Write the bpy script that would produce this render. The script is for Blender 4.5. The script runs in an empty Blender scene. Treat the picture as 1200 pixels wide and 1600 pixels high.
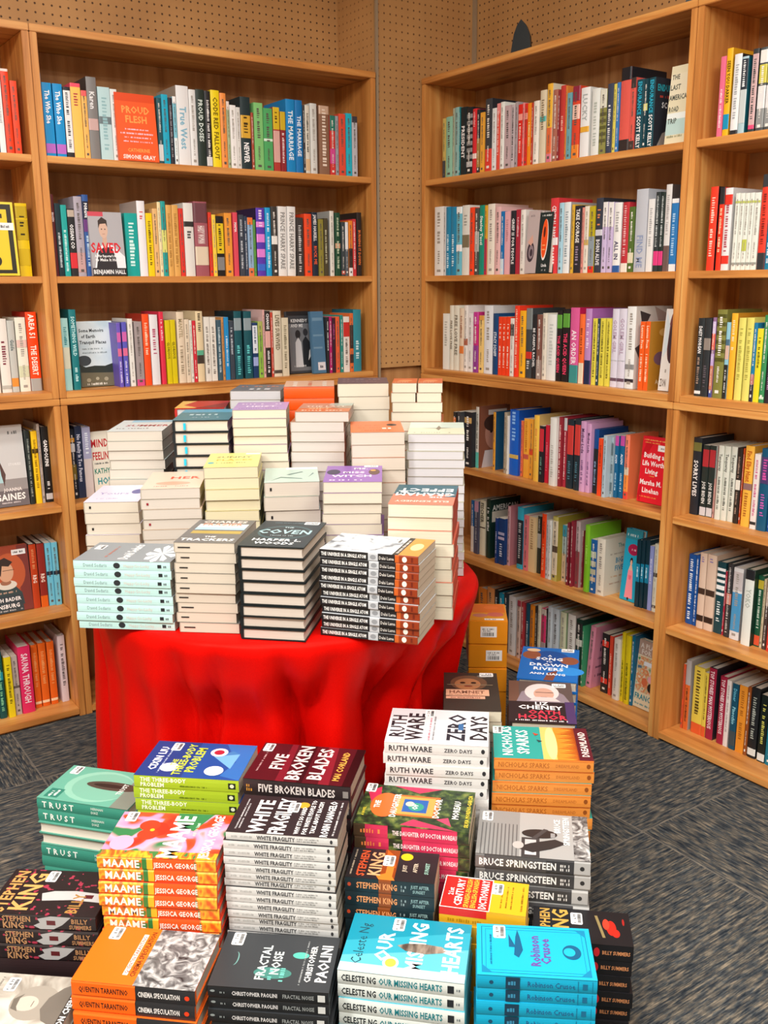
import bpy, bmesh, math, random
from mathutils import Matrix, Vector, Euler

random.seed(7)
PI = math.pi
D = bpy.data
SC = bpy.context.scene
COL = SC.collection

# ------------------------------------------------------------------ camera
CAM_H, AZ, PITCH, ROLL, FOC = 1.4179, 0.9643, 0.2323, -0.0071, 1501.5878
cam = D.cameras.new('camera')
cam.sensor_fit = 'VERTICAL'
cam.sensor_height = 24.0
cam.lens = 24.0 * FOC / 1600.0
cam.clip_start = 0.05
cam_o = D.objects.new('camera', cam)
COL.objects.link(cam_o)
fw = Vector((math.cos(AZ)*math.cos(PITCH), math.sin(AZ)*math.cos(PITCH), -math.sin(PITCH)))
rt = Vector((math.sin(AZ), -math.cos(AZ), 0.0))
up = rt.cross(fw)
r2 = rt*math.cos(ROLL) + up*math.sin(ROLL)
u2 = -rt*math.sin(ROLL) + up*math.cos(ROLL)
m = Matrix((r2, u2, -fw)).transposed().to_4x4()
m.translation = Vector((0, 0, CAM_H))
cam_o.matrix_world = m
SC.camera = cam_o

# ------------------------------------------------------------------ world, exposure
SC.view_settings.view_transform = 'Standard'
SC.view_settings.look = 'None'
SC.view_settings.exposure = -0.04
SC.view_settings.gamma = 1.0
SC.view_settings.use_curve_mapping = False
W = D.worlds.new('world')
SC.world = W
W.use_nodes = True
W.node_tree.nodes['Background'].inputs['Color'].default_value = (1.0, 0.95, 0.88, 1)
W.node_tree.nodes['Background'].inputs['Strength'].default_value = 0.05

# ------------------------------------------------------------------ ceiling lamps (their fixtures are built further down)
CEIL = 2.95
LAMPS = [(-0.5, 0.2, 76), (0.75, -0.5, 42), (-1.5, 0.9, 118), (0.75, 1.5, 32), (-0.9, -1.7, 34), (1.5, 0.25, 24)]
for i, (lx, ly, pw) in enumerate(LAMPS):
    ld = D.lights.new('ceiling_lamp', 'AREA')
    ld.shape = 'RECTANGLE'
    ld.size, ld.size_y = 1.1, 0.28
    ld.energy = pw
    ld.color = (1.0, 0.97, 0.93)
    lo = D.objects.new('ceiling_lamp', ld)
    lo.location = (lx, ly, CEIL - 0.06)
    COL.objects.link(lo)

# ------------------------------------------------------------------ materials
def lin(h):
    h = h.strip('#')
    if len(h) == 3:
        h = ''.join(c*2 for c in h)
    out = []
    for i in (0, 2, 4):
        c = int(h[i:i+2], 16)/255
        out.append(c/12.92 if c <= 0.04045 else ((c+0.055)/1.055)**2.4)
    return out

def new_mat(name):
    mt = D.materials.new(name)
    mt.use_nodes = True
    return mt, mt.node_tree.nodes, mt.node_tree.links, mt.node_tree.nodes['Principled BSDF']

INK = {}
def ink(h, rough=0.38):
    """printed colour, with a faint procedural unevenness of the gloss"""
    k = (h, rough)
    if k not in INK:
        mt, N, L, b = new_mat('print_' + h)
        c = lin(h)
        b.inputs['Base Color'].default_value = (*c, 1)
        b.inputs['Roughness'].default_value = rough
        b.inputs['Specular IOR Level'].default_value = 0.4
        INK[k] = mt
    return INK[k]

def ramp(N, L, fac, stops):
    r = N.new('ShaderNodeValToRGB')
    el = r.color_ramp.elements
    while len(el) < len(stops):
        el.new(0.5)
    for e, (p, h) in zip(el, stops):
        e.position = p
        e.color = (*lin(h), 1)
    L.new(fac, r.inputs['Fac'])
    return r.outputs['Color']

def noise_mat(name, scale, stops, detail=4, rough=0.4, stretch=(1, 1, 1), distort=0.0):
    mt, N, L, b = new_mat(name)
    tc = N.new('ShaderNodeTexCoord')
    mp = N.new('ShaderNodeMapping')
    mp.inputs['Scale'].default_value = stretch
    L.new(tc.outputs['Object'], mp.inputs['Vector'])
    n = N.new('ShaderNodeTexNoise')
    n.inputs['Scale'].default_value = scale
    n.inputs['Detail'].default_value = detail
    n.inputs['Distortion'].default_value = distort
    L.new(mp.outputs['Vector'], n.inputs['Vector'])
    L.new(ramp(N, L, n.outputs['Fac'], stops), b.inputs['Base Color'])
    b.inputs['Roughness'].default_value = rough
    return mt

PICT = {
    'grey': noise_mat('photo_print_grey', 38, [(0.3, '1c1c1e'), (0.45, '6a6a6a'), (0.55, 'a8a8a6'), (0.7, 'e0e0de')], 6, distort=1.5),
    'dark': noise_mat('photo_print_dark', 20, [(0.3, '141414'), (0.5, '3c3c3e'), (0.7, '8a8a8a')], 5, distort=1.0),
    'sepia': noise_mat('photo_print_sepia', 11, [(0.3, '5a5048'), (0.48, '9a9286'), (0.62, 'c8c2b6'), (0.8, 'dcd8ce')], 4, distort=1.2),
    'leaf': noise_mat('leaf_print', 60, [(0.35, '141c12'), (0.5, '2c4020'), (0.62, '5a6a30'), (0.75, '8a8a48')], 5),
    'street': noise_mat('street_print', 45, [(0.3, '4a6a88'), (0.42, 'd8c090'), (0.52, 'd87840'), (0.6, 'e8dcc0'), (0.7, '5a8a50')], 3),
    'flower': noise_mat('flower_print', 16, [(0.36, 'd8301c'), (0.47, 'e8502c'), (0.5, 'f08ab0'), (0.6, 'f4a8c0'), (0.66, '2f7a48')], 1, distort=0.5),
    'zigzag': noise_mat('zigzag_print', 40, [(0.35, 'e85a1c'), (0.5, 'f0b42c'), (0.6, 'e85a1c'), (0.68, '3a7a3a')], 1, stretch=(1.6, .6, 1)),
    'spots': noise_mat('spots_print', 75, [(0.55, '221a1c'), (0.64, '2a1a1e'), (0.67, 'a03048')], 1),
    'pale': noise_mat('pale_photo_print', 26, [(0.34, '6a6e74'), (0.44, 'b4babf'), (0.56, 'd8dde0'), (0.7, 'eceff0')], 5, distort=1.2),
    'sky': noise_mat('cloud_print', 12, [(0.35, 'b8ccd4'), (0.6, 'd4dee0')], 3),
    'fur': noise_mat('feather_print', 60, [(0.35, '4a3c34'), (0.6, 'a89888')], 3, stretch=(1, .25, 1)),
}

PAPER = {}
def paper(h):
    """page edges: hair lines of many leaves along the thickness"""
    if h not in PAPER:
        mt, N, L, b = new_mat('paper_' + h)
        tc = N.new('ShaderNodeTexCoord')
        mp = N.new('ShaderNodeMapping')
        mp.inputs['Scale'].default_value = (3, 3, 900)
        L.new(tc.outputs['Object'], mp.inputs['Vector'])
        n = N.new('ShaderNodeTexNoise')
        n.inputs['Scale'].default_value = 1.0
        n.inputs['Detail'].default_value = 2
        L.new(mp.outputs['Vector'], n.inputs['Vector'])
        c = lin(h)
        mx = N.new('ShaderNodeMix')
        mx.data_type = 'RGBA'
        mx.inputs[6].default_value = (c[0]*.76, c[1]*.74, c[2]*.72, 1)
        mx.inputs[7].default_value = (min(c[0], .9), min(c[1]*.99, .9), min(c[2]*.99, .9), 1)
        L.new(n.outputs['Fac'], mx.inputs[0])
        L.new(mx.outputs[2], b.inputs['Base Color'])
        b.inputs['Roughness'].default_value = 0.85
        b.inputs['Specular IOR Level'].default_value = 0.1
        PAPER[h] = mt
    return PAPER[h]

def wood(name, axis, light, mid, dark, rough=0.45, scale=1.0):
    mt, N, L, b = new_mat(name)
    tc = N.new('ShaderNodeTexCoord')
    mp = N.new('ShaderNodeMapping')
    s = [16*scale, 16*scale, 16*scale]
    s[axis] = 1.1*scale
    mp.inputs['Scale'].default_value = s
    L.new(tc.outputs['Object'], mp.inputs['Vector'])
    n = N.new('ShaderNodeTexNoise')
    n.inputs['Scale'].default_value = 1.6
    n.inputs['Detail'].default_value = 6
    n.inputs['Distortion'].default_value = 0.9
    L.new(mp.outputs['Vector'], n.inputs['Vector'])
    col = ramp(N, L, n.outputs['Fac'], [(0.28, dark), (0.5, mid), (0.72, light)])
    # a few knots
    mp2 = N.new('ShaderNodeMapping')
    s2 = [6.5, 6.5, 6.5]
    s2[axis] = 2.4
    mp2.inputs['Scale'].default_value = s2
    L.new(tc.outputs['Object'], mp2.inputs['Vector'])
    v = N.new('ShaderNodeTexVoronoi')
    v.inputs['Scale'].default_value = 1.0
    L.new(mp2.outputs['Vector'], v.inputs['Vector'])
    kr = N.new('ShaderNodeMapRange')
    kr.inputs['From Min'].default_value = 0.04
    kr.inputs['From Max'].default_value = 0.15
    kr.inputs['To Min'].default_value = 0.75
    kr.inputs['To Max'].default_value = 0.0
    L.new(v.outputs['Distance'], kr.inputs['Value'])
    mx = N.new('ShaderNodeMix')
    mx.data_type = 'RGBA'
    L.new(kr.outputs['Result'], mx.inputs[0])
    L.new(col, mx.inputs[6])
    mx.inputs[7].default_value = (*lin('5a3014'), 1)
    L.new(mx.outputs[2], b.inputs['Base Color'])
    b.inputs['Roughness'].default_value = rough
    bp = N.new('ShaderNodeBump')
    bp.inputs['Strength'].default_value = 0.08
    bp.inputs['Distance'].default_value = 0.004
    L.new(n.outputs['Fac'], bp.inputs['Height'])
    L.new(bp.outputs['Normal'], b.inputs['Normal'])
    return mt

PINE = [wood('pine_along_' + 'xyz'[a], a, 'dfa860', 'cb8844', 'a2622a') for a in range(3)]
BACK = wood('plywood_back', 2, 'c4925e', 'ae7a48', '8c5a32', 0.6, 0.6)

def pegboard(name, a, b_, hole='4a2f1a'):
    """tan hardboard with a one inch grid of holes; a, b_ = the two axes of the sheet"""
    mt, N, L, b = new_mat(name)
    geo = N.new('ShaderNodeNewGeometry')
    sep = N.new('ShaderNodeSeparateXYZ')
    L.new(geo.outputs['Position'], sep.inputs[0])
    def cell(out):
        d = N.new('ShaderNodeMath'); d.operation = 'DIVIDE'; d.inputs[1].default_value = 0.0264
        L.new(out, d.inputs[0])
        f = N.new('ShaderNodeMath'); f.operation = 'FRACT'
        L.new(d.outputs[0], f.inputs[0])
        s = N.new('ShaderNodeMath'); s.operation = 'SUBTRACT'; s.inputs[1].default_value = 0.5
        L.new(f.outputs[0], s.inputs[0])
        p = N.new('ShaderNodeMath'); p.operation = 'POWER'; p.inputs[1].default_value = 2
        L.new(s.outputs[0], p.inputs[0])
        return p.outputs[0]
    ad = N.new('ShaderNodeMath'); ad.operation = 'ADD'
    L.new(cell(sep.outputs[a]), ad.inputs[0])
    L.new(cell(sep.outputs[b_]), ad.inputs[1])
    lt = N.new('ShaderNodeMapRange')
    lt.inputs['From Min'].default_value = 0.008
    lt.inputs['From Max'].default_value = 0.02
    L.new(ad.outputs[0], lt.inputs['Value'])
    n = N.new('ShaderNodeTexNoise')
    n.inputs['Scale'].default_value = 5
    n.inputs['Detail'].default_value = 5
    L.new(geo.outputs['Position'], n.inputs['Vector'])
    base = ramp(N, L, n.outputs['Fac'], [(0.3, 'b0824f'), (0.7, 'c2935c')])
    mx = N.new('ShaderNodeMix'); mx.data_type = 'RGBA'
    L.new(lt.outputs['Result'], mx.inputs[0])
    mx.inputs[6].default_value = (*lin(hole), 1)
    L.new(base, mx.inputs[7])
    L.new(mx.outputs[2], b.inputs['Base Color'])
    b.inputs['Roughness'].default_value = 0.6
    bp = N.new('ShaderNodeBump')
    bp.inputs['Strength'].default_value = 0.6
    bp.inputs['Distance'].default_value = 0.003
    L.new(lt.outputs['Result'], bp.inputs['Height'])
    L.new(bp.outputs['Normal'], b.inputs['Normal'])
    return mt

def carpet():
    mt, N, L, b = new_mat('carpet_tiles')
    geo = N.new('ShaderNodeNewGeometry')
    sep = N.new('ShaderNodeSeparateXYZ')
    L.new(geo.outputs['Position'], sep.inputs[0])
    TILE = 0.61
    def tile(out, off):
        s = N.new('ShaderNodeMath'); s.operation = 'ADD'; s.inputs[1].default_value = off
        L.new(out, s.inputs[0])
        d = N.new('ShaderNodeMath'); d.operation = 'DIVIDE'; d.inputs[1].default_value = TILE
        L.new(s.outputs[0], d.inputs[0])
        f = N.new('ShaderNodeMath'); f.operation = 'FLOOR'
        L.new(d.outputs[0], f.inputs[0])
        fr = N.new('ShaderNodeMath'); fr.operation = 'FRACT'
        L.new(d.outputs[0], fr.inputs[0])
        return f.outputs[0], fr.outputs[0]
    fx, rx = tile(sep.outputs[0], 6.1 - 1.86)
    fy, ry = tile(sep.outputs[1], 6.1 - 1.487)
    ad = N.new('ShaderNodeMath'); ad.operation = 'ADD'
    L.new(fx, ad.inputs[0]); L.new(fy, ad.inputs[1])
    par = N.new('ShaderNodeMath'); par.operation = 'MODULO'; par.inputs[1].default_value = 2
    L.new(ad.outputs[0], par.inputs[0])
    gt = N.new('ShaderNodeMath'); gt.operation = 'GREATER_THAN'; gt.inputs[1].default_value = 0.5
    L.new(par.outputs[0], gt.inputs[0])
    # two directions of streak, chosen per tile
    def streak(sc, scale, detail):
        mp = N.new('ShaderNodeMapping'); mp.inputs['Scale'].default_value = sc
        L.new(geo.outputs['Position'], mp.inputs['Vector'])
        n = N.new('ShaderNodeTexNoise')
        n.inputs['Scale'].default_value = scale
        n.inputs['Detail'].default_value = detail
        n.inputs['Roughness'].default_value = 0.6
        L.new(mp.outputs['Vector'], n.inputs['Vector'])
        return n.outputs['Fac']
    def pick(o1, o2):
        mx = N.new('ShaderNodeMix')
        L.new(gt.outputs[0], mx.inputs[0]); L.new(o1, mx.inputs[2]); L.new(o2, mx.inputs[3])
        return mx.outputs[0]
    big = pick(streak((22, 85, 1), 1.2, 6), streak((85, 22, 1), 1.2, 6))
    fine = pick(streak((14, 260, 1), 1.0, 2), streak((260, 14, 1), 1.0, 2))
    col = ramp(N, L, big, [(0.36, '424b55'), (0.46, '5c6268'), (0.54, '797772'), (0.66, '9c9488')])
    line = ramp(N, L, fine, [(0.36, '54585e'), (0.5, '82807c'), (0.66, 'b8b2a6')])
    mx = N.new('ShaderNodeMix'); mx.data_type = 'RGBA'; mx.blend_type = 'OVERLAY'
    mx.inputs[0].default_value = 0.9
    L.new(col, mx.inputs[6]); L.new(line, mx.inputs[7])
    # thin seam between tiles
    def seam(fr):
        a = N.new('ShaderNodeMath'); a.operation = 'LESS_THAN'; a.inputs[1].default_value = 0.008
        L.new(fr, a.inputs[0])
        return a.outputs[0]
    sm = N.new('ShaderNodeMath'); sm.operation = 'MAXIMUM'
    L.new(seam(rx), sm.inputs[0]); L.new(seam(ry), sm.inputs[1])
    sf = N.new('ShaderNodeMath'); sf.operation = 'MULTIPLY'; sf.inputs[1].default_value = 0.45
    L.new(sm.outputs[0], sf.inputs[0])
    m2 = N.new('ShaderNodeMix'); m2.data_type = 'RGBA'
    L.new(sf.outputs[0], m2.inputs[0]); L.new(mx.outputs[2], m2.inputs[6])
    m2.inputs[7].default_value = (*lin('8a8378'), 1)
    L.new(m2.outputs[2], b.inputs['Base Color'])
    b.inputs['Roughness'].default_value = 0.95
    b.inputs['Specular IOR Level'].default_value = 0.05
    bp = N.new('ShaderNodeBump'); bp.inputs['Strength'].default_value = 0.5; bp.inputs['Distance'].default_value = 0.004
    L.new(fine, bp.inputs['Height']); L.new(bp.outputs['Normal'], b.inputs['Normal'])
    return mt

def cloth_mat():
    mt, N, L, b = new_mat('red_satin')
    tc = N.new('ShaderNodeTexCoord')
    n = N.new('ShaderNodeTexNoise'); n.inputs['Scale'].default_value = 420; n.inputs['Detail'].default_value = 1
    L.new(tc.outputs['Object'], n.inputs['Vector'])
    L.new(ramp(N, L, n.outputs['Fac'], [(0.3, 'c40603'), (0.7, 'd00a05')]), b.inputs['Base Color'])
    b.inputs['Roughness'].default_value = 0.48
    b.inputs['Specular IOR Level'].default_value = 0.25
    b.inputs['Specular Tint'].default_value = (1, .25, .18, 1)
    bp = N.new('ShaderNodeBump'); bp.inputs['Strength'].default_value = 0.05; bp.inputs['Distance'].default_value = 0.001
    L.new(n.outputs['Fac'], bp.inputs['Height']); L.new(bp.outputs['Normal'], b.inputs['Normal'])
    return mt

# ------------------------------------------------------------------ mesh helpers
def link(name, me, mats, parent=None, loc=None):
    o = D.objects.new(name, me)
    for mt in mats:
        me.materials.append(mt)
    COL.objects.link(o)
    if parent is not None:
        o.parent = parent
    if loc is not None:
        o.location = loc
    return o

def box_mesh(name, x0, y0, z0, x1, y1, z1, bev=0.0):
    me = D.meshes.new(name)
    v = [(x, y, z) for x in (x0, x1) for y in (y0, y1) for z in (z0, z1)]
    f = [(0, 1, 3, 2), (4, 6, 7, 5), (0, 4, 5, 1), (2, 3, 7, 6), (0, 2, 6, 4), (1, 5, 7, 3)]
    me.from_pydata(v, [], f)
    if bev:
        bm = bmesh.new(); bm.from_mesh(me)
        bmesh.ops.bevel(bm, geom=bm.edges[:], offset=bev, segments=2, affect='EDGES')
        bm.to_mesh(me); bm.free()
    me.update()
    return me

def box(name, x0, y0, z0, x1, y1, z1, mt, parent=None, bev=0.0, centre=False):
    if centre:
        c = ((x0+x1)/2, (y0+y1)/2, z0)
        me = box_mesh(name, x0-c[0], y0-c[1], 0, x1-c[0], y1-c[1], z1-z0, bev)
        return link(name, me, [mt], parent, c)
    return link(name, box_mesh(name, x0, y0, z0, x1, y1, z1, bev), [mt], parent)

def structure(o):
    o['kind'] = 'structure'
    return o

def empty(name, loc, label, cat, group=None, rot=None):
    o = D.objects.new(name, None)
    o.empty_display_size = 0.05
    COL.objects.link(o)
    o.location = loc
    if rot is not None:
        o.rotation_euler = rot
    o['label'] = label
    o['category'] = cat
    if group:
        o['group'] = group
    return o

# ------------------------------------------------------------------ lettering: every glyph of the built-in font, once, as triangles
GLYPH = {}
def glyph(ch, bold):
    k = (ch, bold)
    if k in GLYPH:
        return GLYPH[k]
    def ev(body):
        cu = D.curves.new('glyph', 'FONT')
        cu.body = body
        cu.resolution_u = 1
        if bold:
            cu.offset = 0.028
        ob = D.objects.new('glyph', cu)
        COL.objects.link(ob)
        dg = bpy.context.evaluated_depsgraph_get()
        oe = ob.evaluated_get(dg)
        me = oe.to_mesh()
        me.calc_loop_triangles()
        vs = [tuple(v.co[:2]) for v in me.vertices]
        ts = [tuple(t.vertices) for t in me.loop_triangles]
        oe.to_mesh_clear()
        D.objects.remove(ob); D.curves.remove(cu)
        return vs, ts
    vs, ts = ev(ch) if ch != ' ' else ([], [])
    v1, _ = ev(ch + 'I')
    v2, _ = ev('I')
    adv = max(p[0] for p in v1) - max(p[0] for p in v2)
    if bold:
        adv += 0.03
    GLYPH[k] = (vs, ts, adv)
    return GLYPH[k]

def layout(text, bold):
    """triangles of one line; returns verts, tris, width (cap height is 0.7)"""
    V, T, x = [], [], 0.0
    for ch in text:
        vs, ts, adv = glyph(ch, bold)
        o = len(V)
        V += [(p[0]+x, p[1]) for p in vs]
        T += [(a+o, b+o, c+o) for a, b, c in ts]
        x += adv
    return V, T, max(x, 0.01)

class Sheet:
    """collects coloured faces of one mesh"""
    def __init__(self):
        self.v, self.f, self.mi, self.mats, self.ix = [], [], [], [], {}
    def mat(self, mt):
        if mt.name not in self.ix:
            self.ix[mt.name] = len(self.mats)
            self.mats.append(mt)
        return self.ix[mt.name]
    def add(self, vs, fs, mt):
        o = len(self.v)
        self.v += vs
        i = self.mat(mt)
        for f in fs:
            self.f.append(tuple(k+o for k in f))
            self.mi.append(i)
    def mesh(self, name):
        me = D.meshes.new(name)
        me.from_pydata(self.v, [], self.f)
        for mt in self.mats:
            me.materials.append(mt)
        me.polygons.foreach_set('material_index', self.mi)
        me.update()
        return me

def mt_of(h):
    return PICT[h[1:]] if h[0] == '@' else ink(h)

def draw(sh, art, w, h, place, step=0.00004, first=0.00025, strips=False):
    """art primitives in fractions of a w x h field; place(x, y, lift) -> 3d point"""
    lift = first
    for a in art:
        k = a[0]
        lift += step
        if k == 'r':
            _, x0, y0, x1, y1, c = a
            ys = [y0, y1]
            if strips and y0 < .05 and y1 > .95:
                ys = [y0, .12, .88, y1]
            for ya, yb in zip(ys, ys[1:]):
                vs = [place(x*w, y*h, lift) for x, y in ((x0, ya), (x1, ya), (x1, yb), (x0, yb))]
                sh.add(vs, [(0, 1, 2, 3)], mt_of(c))
        elif k == 'p':
            vs = [place(x*w, y*h, lift) for x, y in a[1]]
            sh.add(vs, [tuple(range(len(vs)))], mt_of(a[2]))
        elif k == 'e':
            _, cx, cy, rx, ry, c = a
            vs = [place((cx+rx*math.cos(t*PI/12))*w, (cy+ry*math.sin(t*PI/12))*h, lift) for t in range(24)]
            sh.add(vs, [tuple(range(24))], mt_of(c))
        elif k == 't':
            # text, centre x, centre y, cap height, colour, widest (all fractions), bold, left aligned
            text, cx, cy, ch, c = a[1:6]
            wide = a[6] if len(a) > 6 else 0.92
            bold = a[7] if len(a) > 7 else True
            left = a[8] if len(a) > 8 else False
            V, T, tw = layout(text, bold)
            sy = ch*h/0.7
            sx = sy*0.9
            if tw*sx > wide*w:
                sx = wide*w/tw
            x0 = cx*w if left else cx*w - tw*sx/2
            y0 = cy*h - ch*h/2
            sh.add([place(x0+p[0]*sx, y0+p[1]*sy, lift) for p in V], T, mt_of(c))
        elif k == '~':
            # a line of small print too fine to read: x0, x1, y, height, colour
            _, x0, x1, y, hh, c = a
            rnd = random.Random(int(x0*977+y*131+hh*7919))
            x = x0
            cell = hh*h*0.62/w
            vs, fs = [], []
            while x < x1-cell:
                if rnd.random() < 0.17:
                    x += cell*0.9
                    continue
                cw = cell*rnd.uniform(.35, .8)
                hy = hh*rnd.uniform(.7, 1)
                o = len(vs)
                for px, py in ((x, y-hh/2), (x+cw, y-hh/2), (x+cw, y-hh/2+hy), (x, y-hh/2+hy)):
                    vs.append(place(px*w, py*h, lift))
                fs.append((o, o+1, o+2, o+3))
                x += cell
            if fs:
                sh.add(vs, fs, mt_of(c))

# ------------------------------------------------------------------ one book
# lying face up: x from head (-L) to tail (0), y from spine (0) to fore edge (W), z from back cover (0) to front cover (T)
def book_meshes(name, L, Wd, T, hard, spine_c, front_c, back_c, spine_art, front_art, page_c='d9d2c2', round_=True):
    sh = Sheet()
    t = 0.0026 if hard else 0.0008
    t = min(t, T*0.2)
    bul = min(0.0022 if hard else 0.0007, T*0.09) if round_ else 0.0
    NS = 6 if hard else 3
    arc = []
    for i in range(NS+1):
        z = T*i/NS
        s = (2*i/NS - 1)
        arc.append((bul*(s*s), z))
    outer = [(Wd, 0.0)] + arc + [(Wd, T)]
    inner = [(Wd, T-t), (bul+2*t, T-t), (bul+2*t, t), (Wd, t)]
    prof = outer + inner
    n = len(prof)
    v = [(-L, y, z) for y, z in prof] + [(0, y, z) for y, z in prof]
    sides = [(i, (i+1) % n, (i+1) % n + n, i+n) for i in range(n)]
    groups = {}
    for i, f in enumerate(sides):
        if i == 0:
            c = back_c
        elif i <= NS:
            c = spine_c
        elif i == NS+1:
            c = front_c
        else:
            c = None
        groups.setdefault(c, []).append(f)
    for c, fs in groups.items():
        used = sorted({k for f in fs for k in f})
        mp = {k: i for i, k in enumerate(used)}
        mt = mt_of(c) if c else (ink('a09888', 0.7) if not hard else mt_of(front_c))
        sh.add([v[k] for k in used], [tuple(mp[k] for k in f) for f in fs], mt)
    # the two ends of the cover, as strips between outer and inner outline
    def ends(x, flip):
        o = [(x, Wd, 0), (x, bul+2*t, 0), (x, bul+2*t, t), (x, Wd, t)]
        q = [(x, Wd, T-t), (x, bul+2*t, T-t), (x, bul+2*t, T), (x, Wd, T)]
        s = [(x, y, z) for y, z in arc] + [(x, bul+2*t, T), (x, bul+2*t, 0)]
        mt = mt_of(front_c) if hard else ink('a09888', 0.7)
        for P in (o, q, s):
            idx = tuple(range(len(P)))
            sh.add(P, [idx if flip else idx[::-1]], mt)
    ends(-L, True); ends(0, False)
    def on_spine(x, y, lift):
        s = 2*y/T - 1
        s = 0.0 if abs(s) < 0.98 else 1.0
        return (x - L, bul*s*s - lift, y)
    def on_front(p, q, lift):
        return (-q, p, T + lift)
    if spine_art:
        draw(sh, spine_art, L, T, on_spine, strips=True)
    if front_art:
        draw(sh, front_art, Wd, L, on_front)
    cm = sh.mesh(name + '_cover')
    ins = 0.003 if hard else 0.0004
    pm = D.meshes.new(name + '_pages')
    x0, x1, y0, y1, z0, z1 = -L+ins, -ins, bul+2*t, Wd-(0.003 if hard else 0.0006), t, T-t
    vs, fs = [], []
    NZ = 5 if hard else 1
    # the fore edge is slightly hollow in a hardback
    prof = [(y0, z0), (y0, z1)] + [(y1 - (0.002*(1-(2*i/NZ-1)**2) if hard else 0), z1 + (z0-z1)*i/NZ) for i in range(NZ+1)]
    k = len(prof)
    vs = [(x0, y, z) for y, z in prof] + [(x1, y, z) for y, z in prof]
    fs = [(i, (i+1) % k, (i+1) % k+k, i+k) for i in range(k)] + [tuple(range(k))[::-1], tuple(range(k, 2*k))]
    pm.from_pydata(vs, [], fs)
    pm.materials.append(paper(page_c))
    pm.update()
    bm = bmesh.new(); bm.from_mesh(pm); bmesh.ops.recalc_face_normals(bm, faces=bm.faces[:]); bm.to_mesh(pm); bm.free()
    return cm, pm

def place_book(kind, cm, pm, loc, rot, label, group=None, sticker=None):
    e = empty(kind, loc, label, 'book', group, rot)
    for nm, me in (('cover', cm), ('page_block', pm)):
        o = D.objects.new(nm, me)
        COL.objects.link(o)
        o.parent = e
    if sticker:
        st = D.objects.new('price_sticker', sticker)
        COL.objects.link(st)
        st.parent = e
    return e

def sticker_mesh(p, q, T, price='8.99', w=0.034, h=0.022, turn=False):
    """white price label on the front cover, centred at p (from spine), q (from tail)"""
    sh = Sheet()
    pts = [(-.5, -.42), (-.42, -.5), (.42, -.5), (.5, -.42), (.5, .42), (.42, .5), (-.42, .5), (-.5, .42)]
    def place(x, y, lift):
        x -= w/2; y -= h/2
        return (-(q + y), p + x, T + lift)
    z1, z0 = 0.0014, 0.0008
    top = [(-(q+b*h), p+a*w, T+z1) for a, b in pts]
    bot = [(-(q+b*h), p+a*w, T+z0) for a, b in pts]
    k = len(pts)
    sh.add(top + bot, [tuple(range(k))] + [(i, i+k, (i+1) % k+k, (i+1) % k) for i in range(k)], ink('f2f1ee', 0.5))
    art = [('t', price, .66, .66, .3, '2a2a2e', .5), ('~', .08, .34, .66, .2, '2a2a2e')]
    x = .1
    rnd = random.Random(3)
    while x < .9:
        bw = rnd.choice((.012, .02, .03))
        art.append(('r', x, .12, x+bw, .42, '2a2a2e'))
        x += bw + rnd.choice((.014, .024))
    draw(sh, art, w, h, place, 0.00002, z1 + 0.0001)
    return sh.mesh('price_sticker')

# ------------------------------------------------------------------ the room
YL, XR = 3.0666, 2.3138            # planes of the bookcase fronts
XB0, XB1 = 0.8896, 2.1060          # ends of the wide case on the back wall
YC0, YC1 = 1.8372, 3.0731          # ends of the corner case on the side wall
ZS = [2.1608, 1.8008, 1.4497, 1.0961, 0.7313, 0.3798, 0.0293]
DEP = 0.255
YW, XW = YL + DEP + 0.004, XR + DEP + 0.004

structure(box('floor', -3.2, -2.6, -0.05, XW+0.1, YW+0.1, 0.0, carpet()))
plaster, N, L, b = new_mat('ceiling_paint')
b.inputs['Base Color'].default_value = (*lin('cfc9bf'), 1)
b.inputs['Roughness'].default_value = 0.9
structure(box('ceiling', -3.2, -2.6, CEIL, XW+0.1, YW+0.1, CEIL+0.06, plaster))
structure(box('wall_back', -3.2, YW, 0.0, XW+0.1, YW+0.08, CEIL, pegboard('pegboard_back', 0, 2)))
structure(box('wall_side', XW, -2.6, 0.0, XW+0.08, YW, CEIL, pegboard('pegboard_side', 1, 2)))
wm, N, L, b = new_mat('shop_wall_paint')
b.inputs['Base Color'].default_value = (*lin('c9b79c'), 1)
b.inputs['Roughness'].default_value = 0.85
structure(box('wall_near', -3.2, -2.68, 0.0, XW+0.1, -2.6, CEIL, wm))
structure(box('wall_far_left', -3.28, -2.68, 0.0, -3.2, YW+0.1, CEIL, wm))
# boxed-in corner between the two runs of cases
structure(box('wall_corner_front', XB1+0.012, YL+0.012, 1.105, XW, YL+0.02, CEIL, pegboard('pegboard_corner', 0, 2, '6e4828')))
structure(box('wall_corner_lower', XB1+0.012, YL+0.03, 0.0, XW, YL+0.036, 1.12, BACK))
structure(box('wall_corner_return', XB1+0.004, YL+0.02, ZS[0], XB1+0.012, YW, CEIL, pegboard('pegboard_return', 1, 2, '8a6038')))
alu, N, L, b = new_mat('strip_metal')
b.inputs['Base Color'].default_value = (*lin('a89880'), 1)
b.inputs['Roughness'].default_value = 0.4
b.inputs['Metallic'].default_value = 0.3
structure(box('trim_1', XB1+0.004, YL+0.004, 0.0, XB1+0.014, YL+0.012, CEIL, alu))
structure(box('trim_2', XW-0.012, YL-0.004, ZS[0], XW-0.002, YL+0.012, CEIL, alu))
structure(box('trim_3', XB0-0.032, YW-0.004, ZS[0], XB0-0.022, YW, CEIL, BACK))

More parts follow.
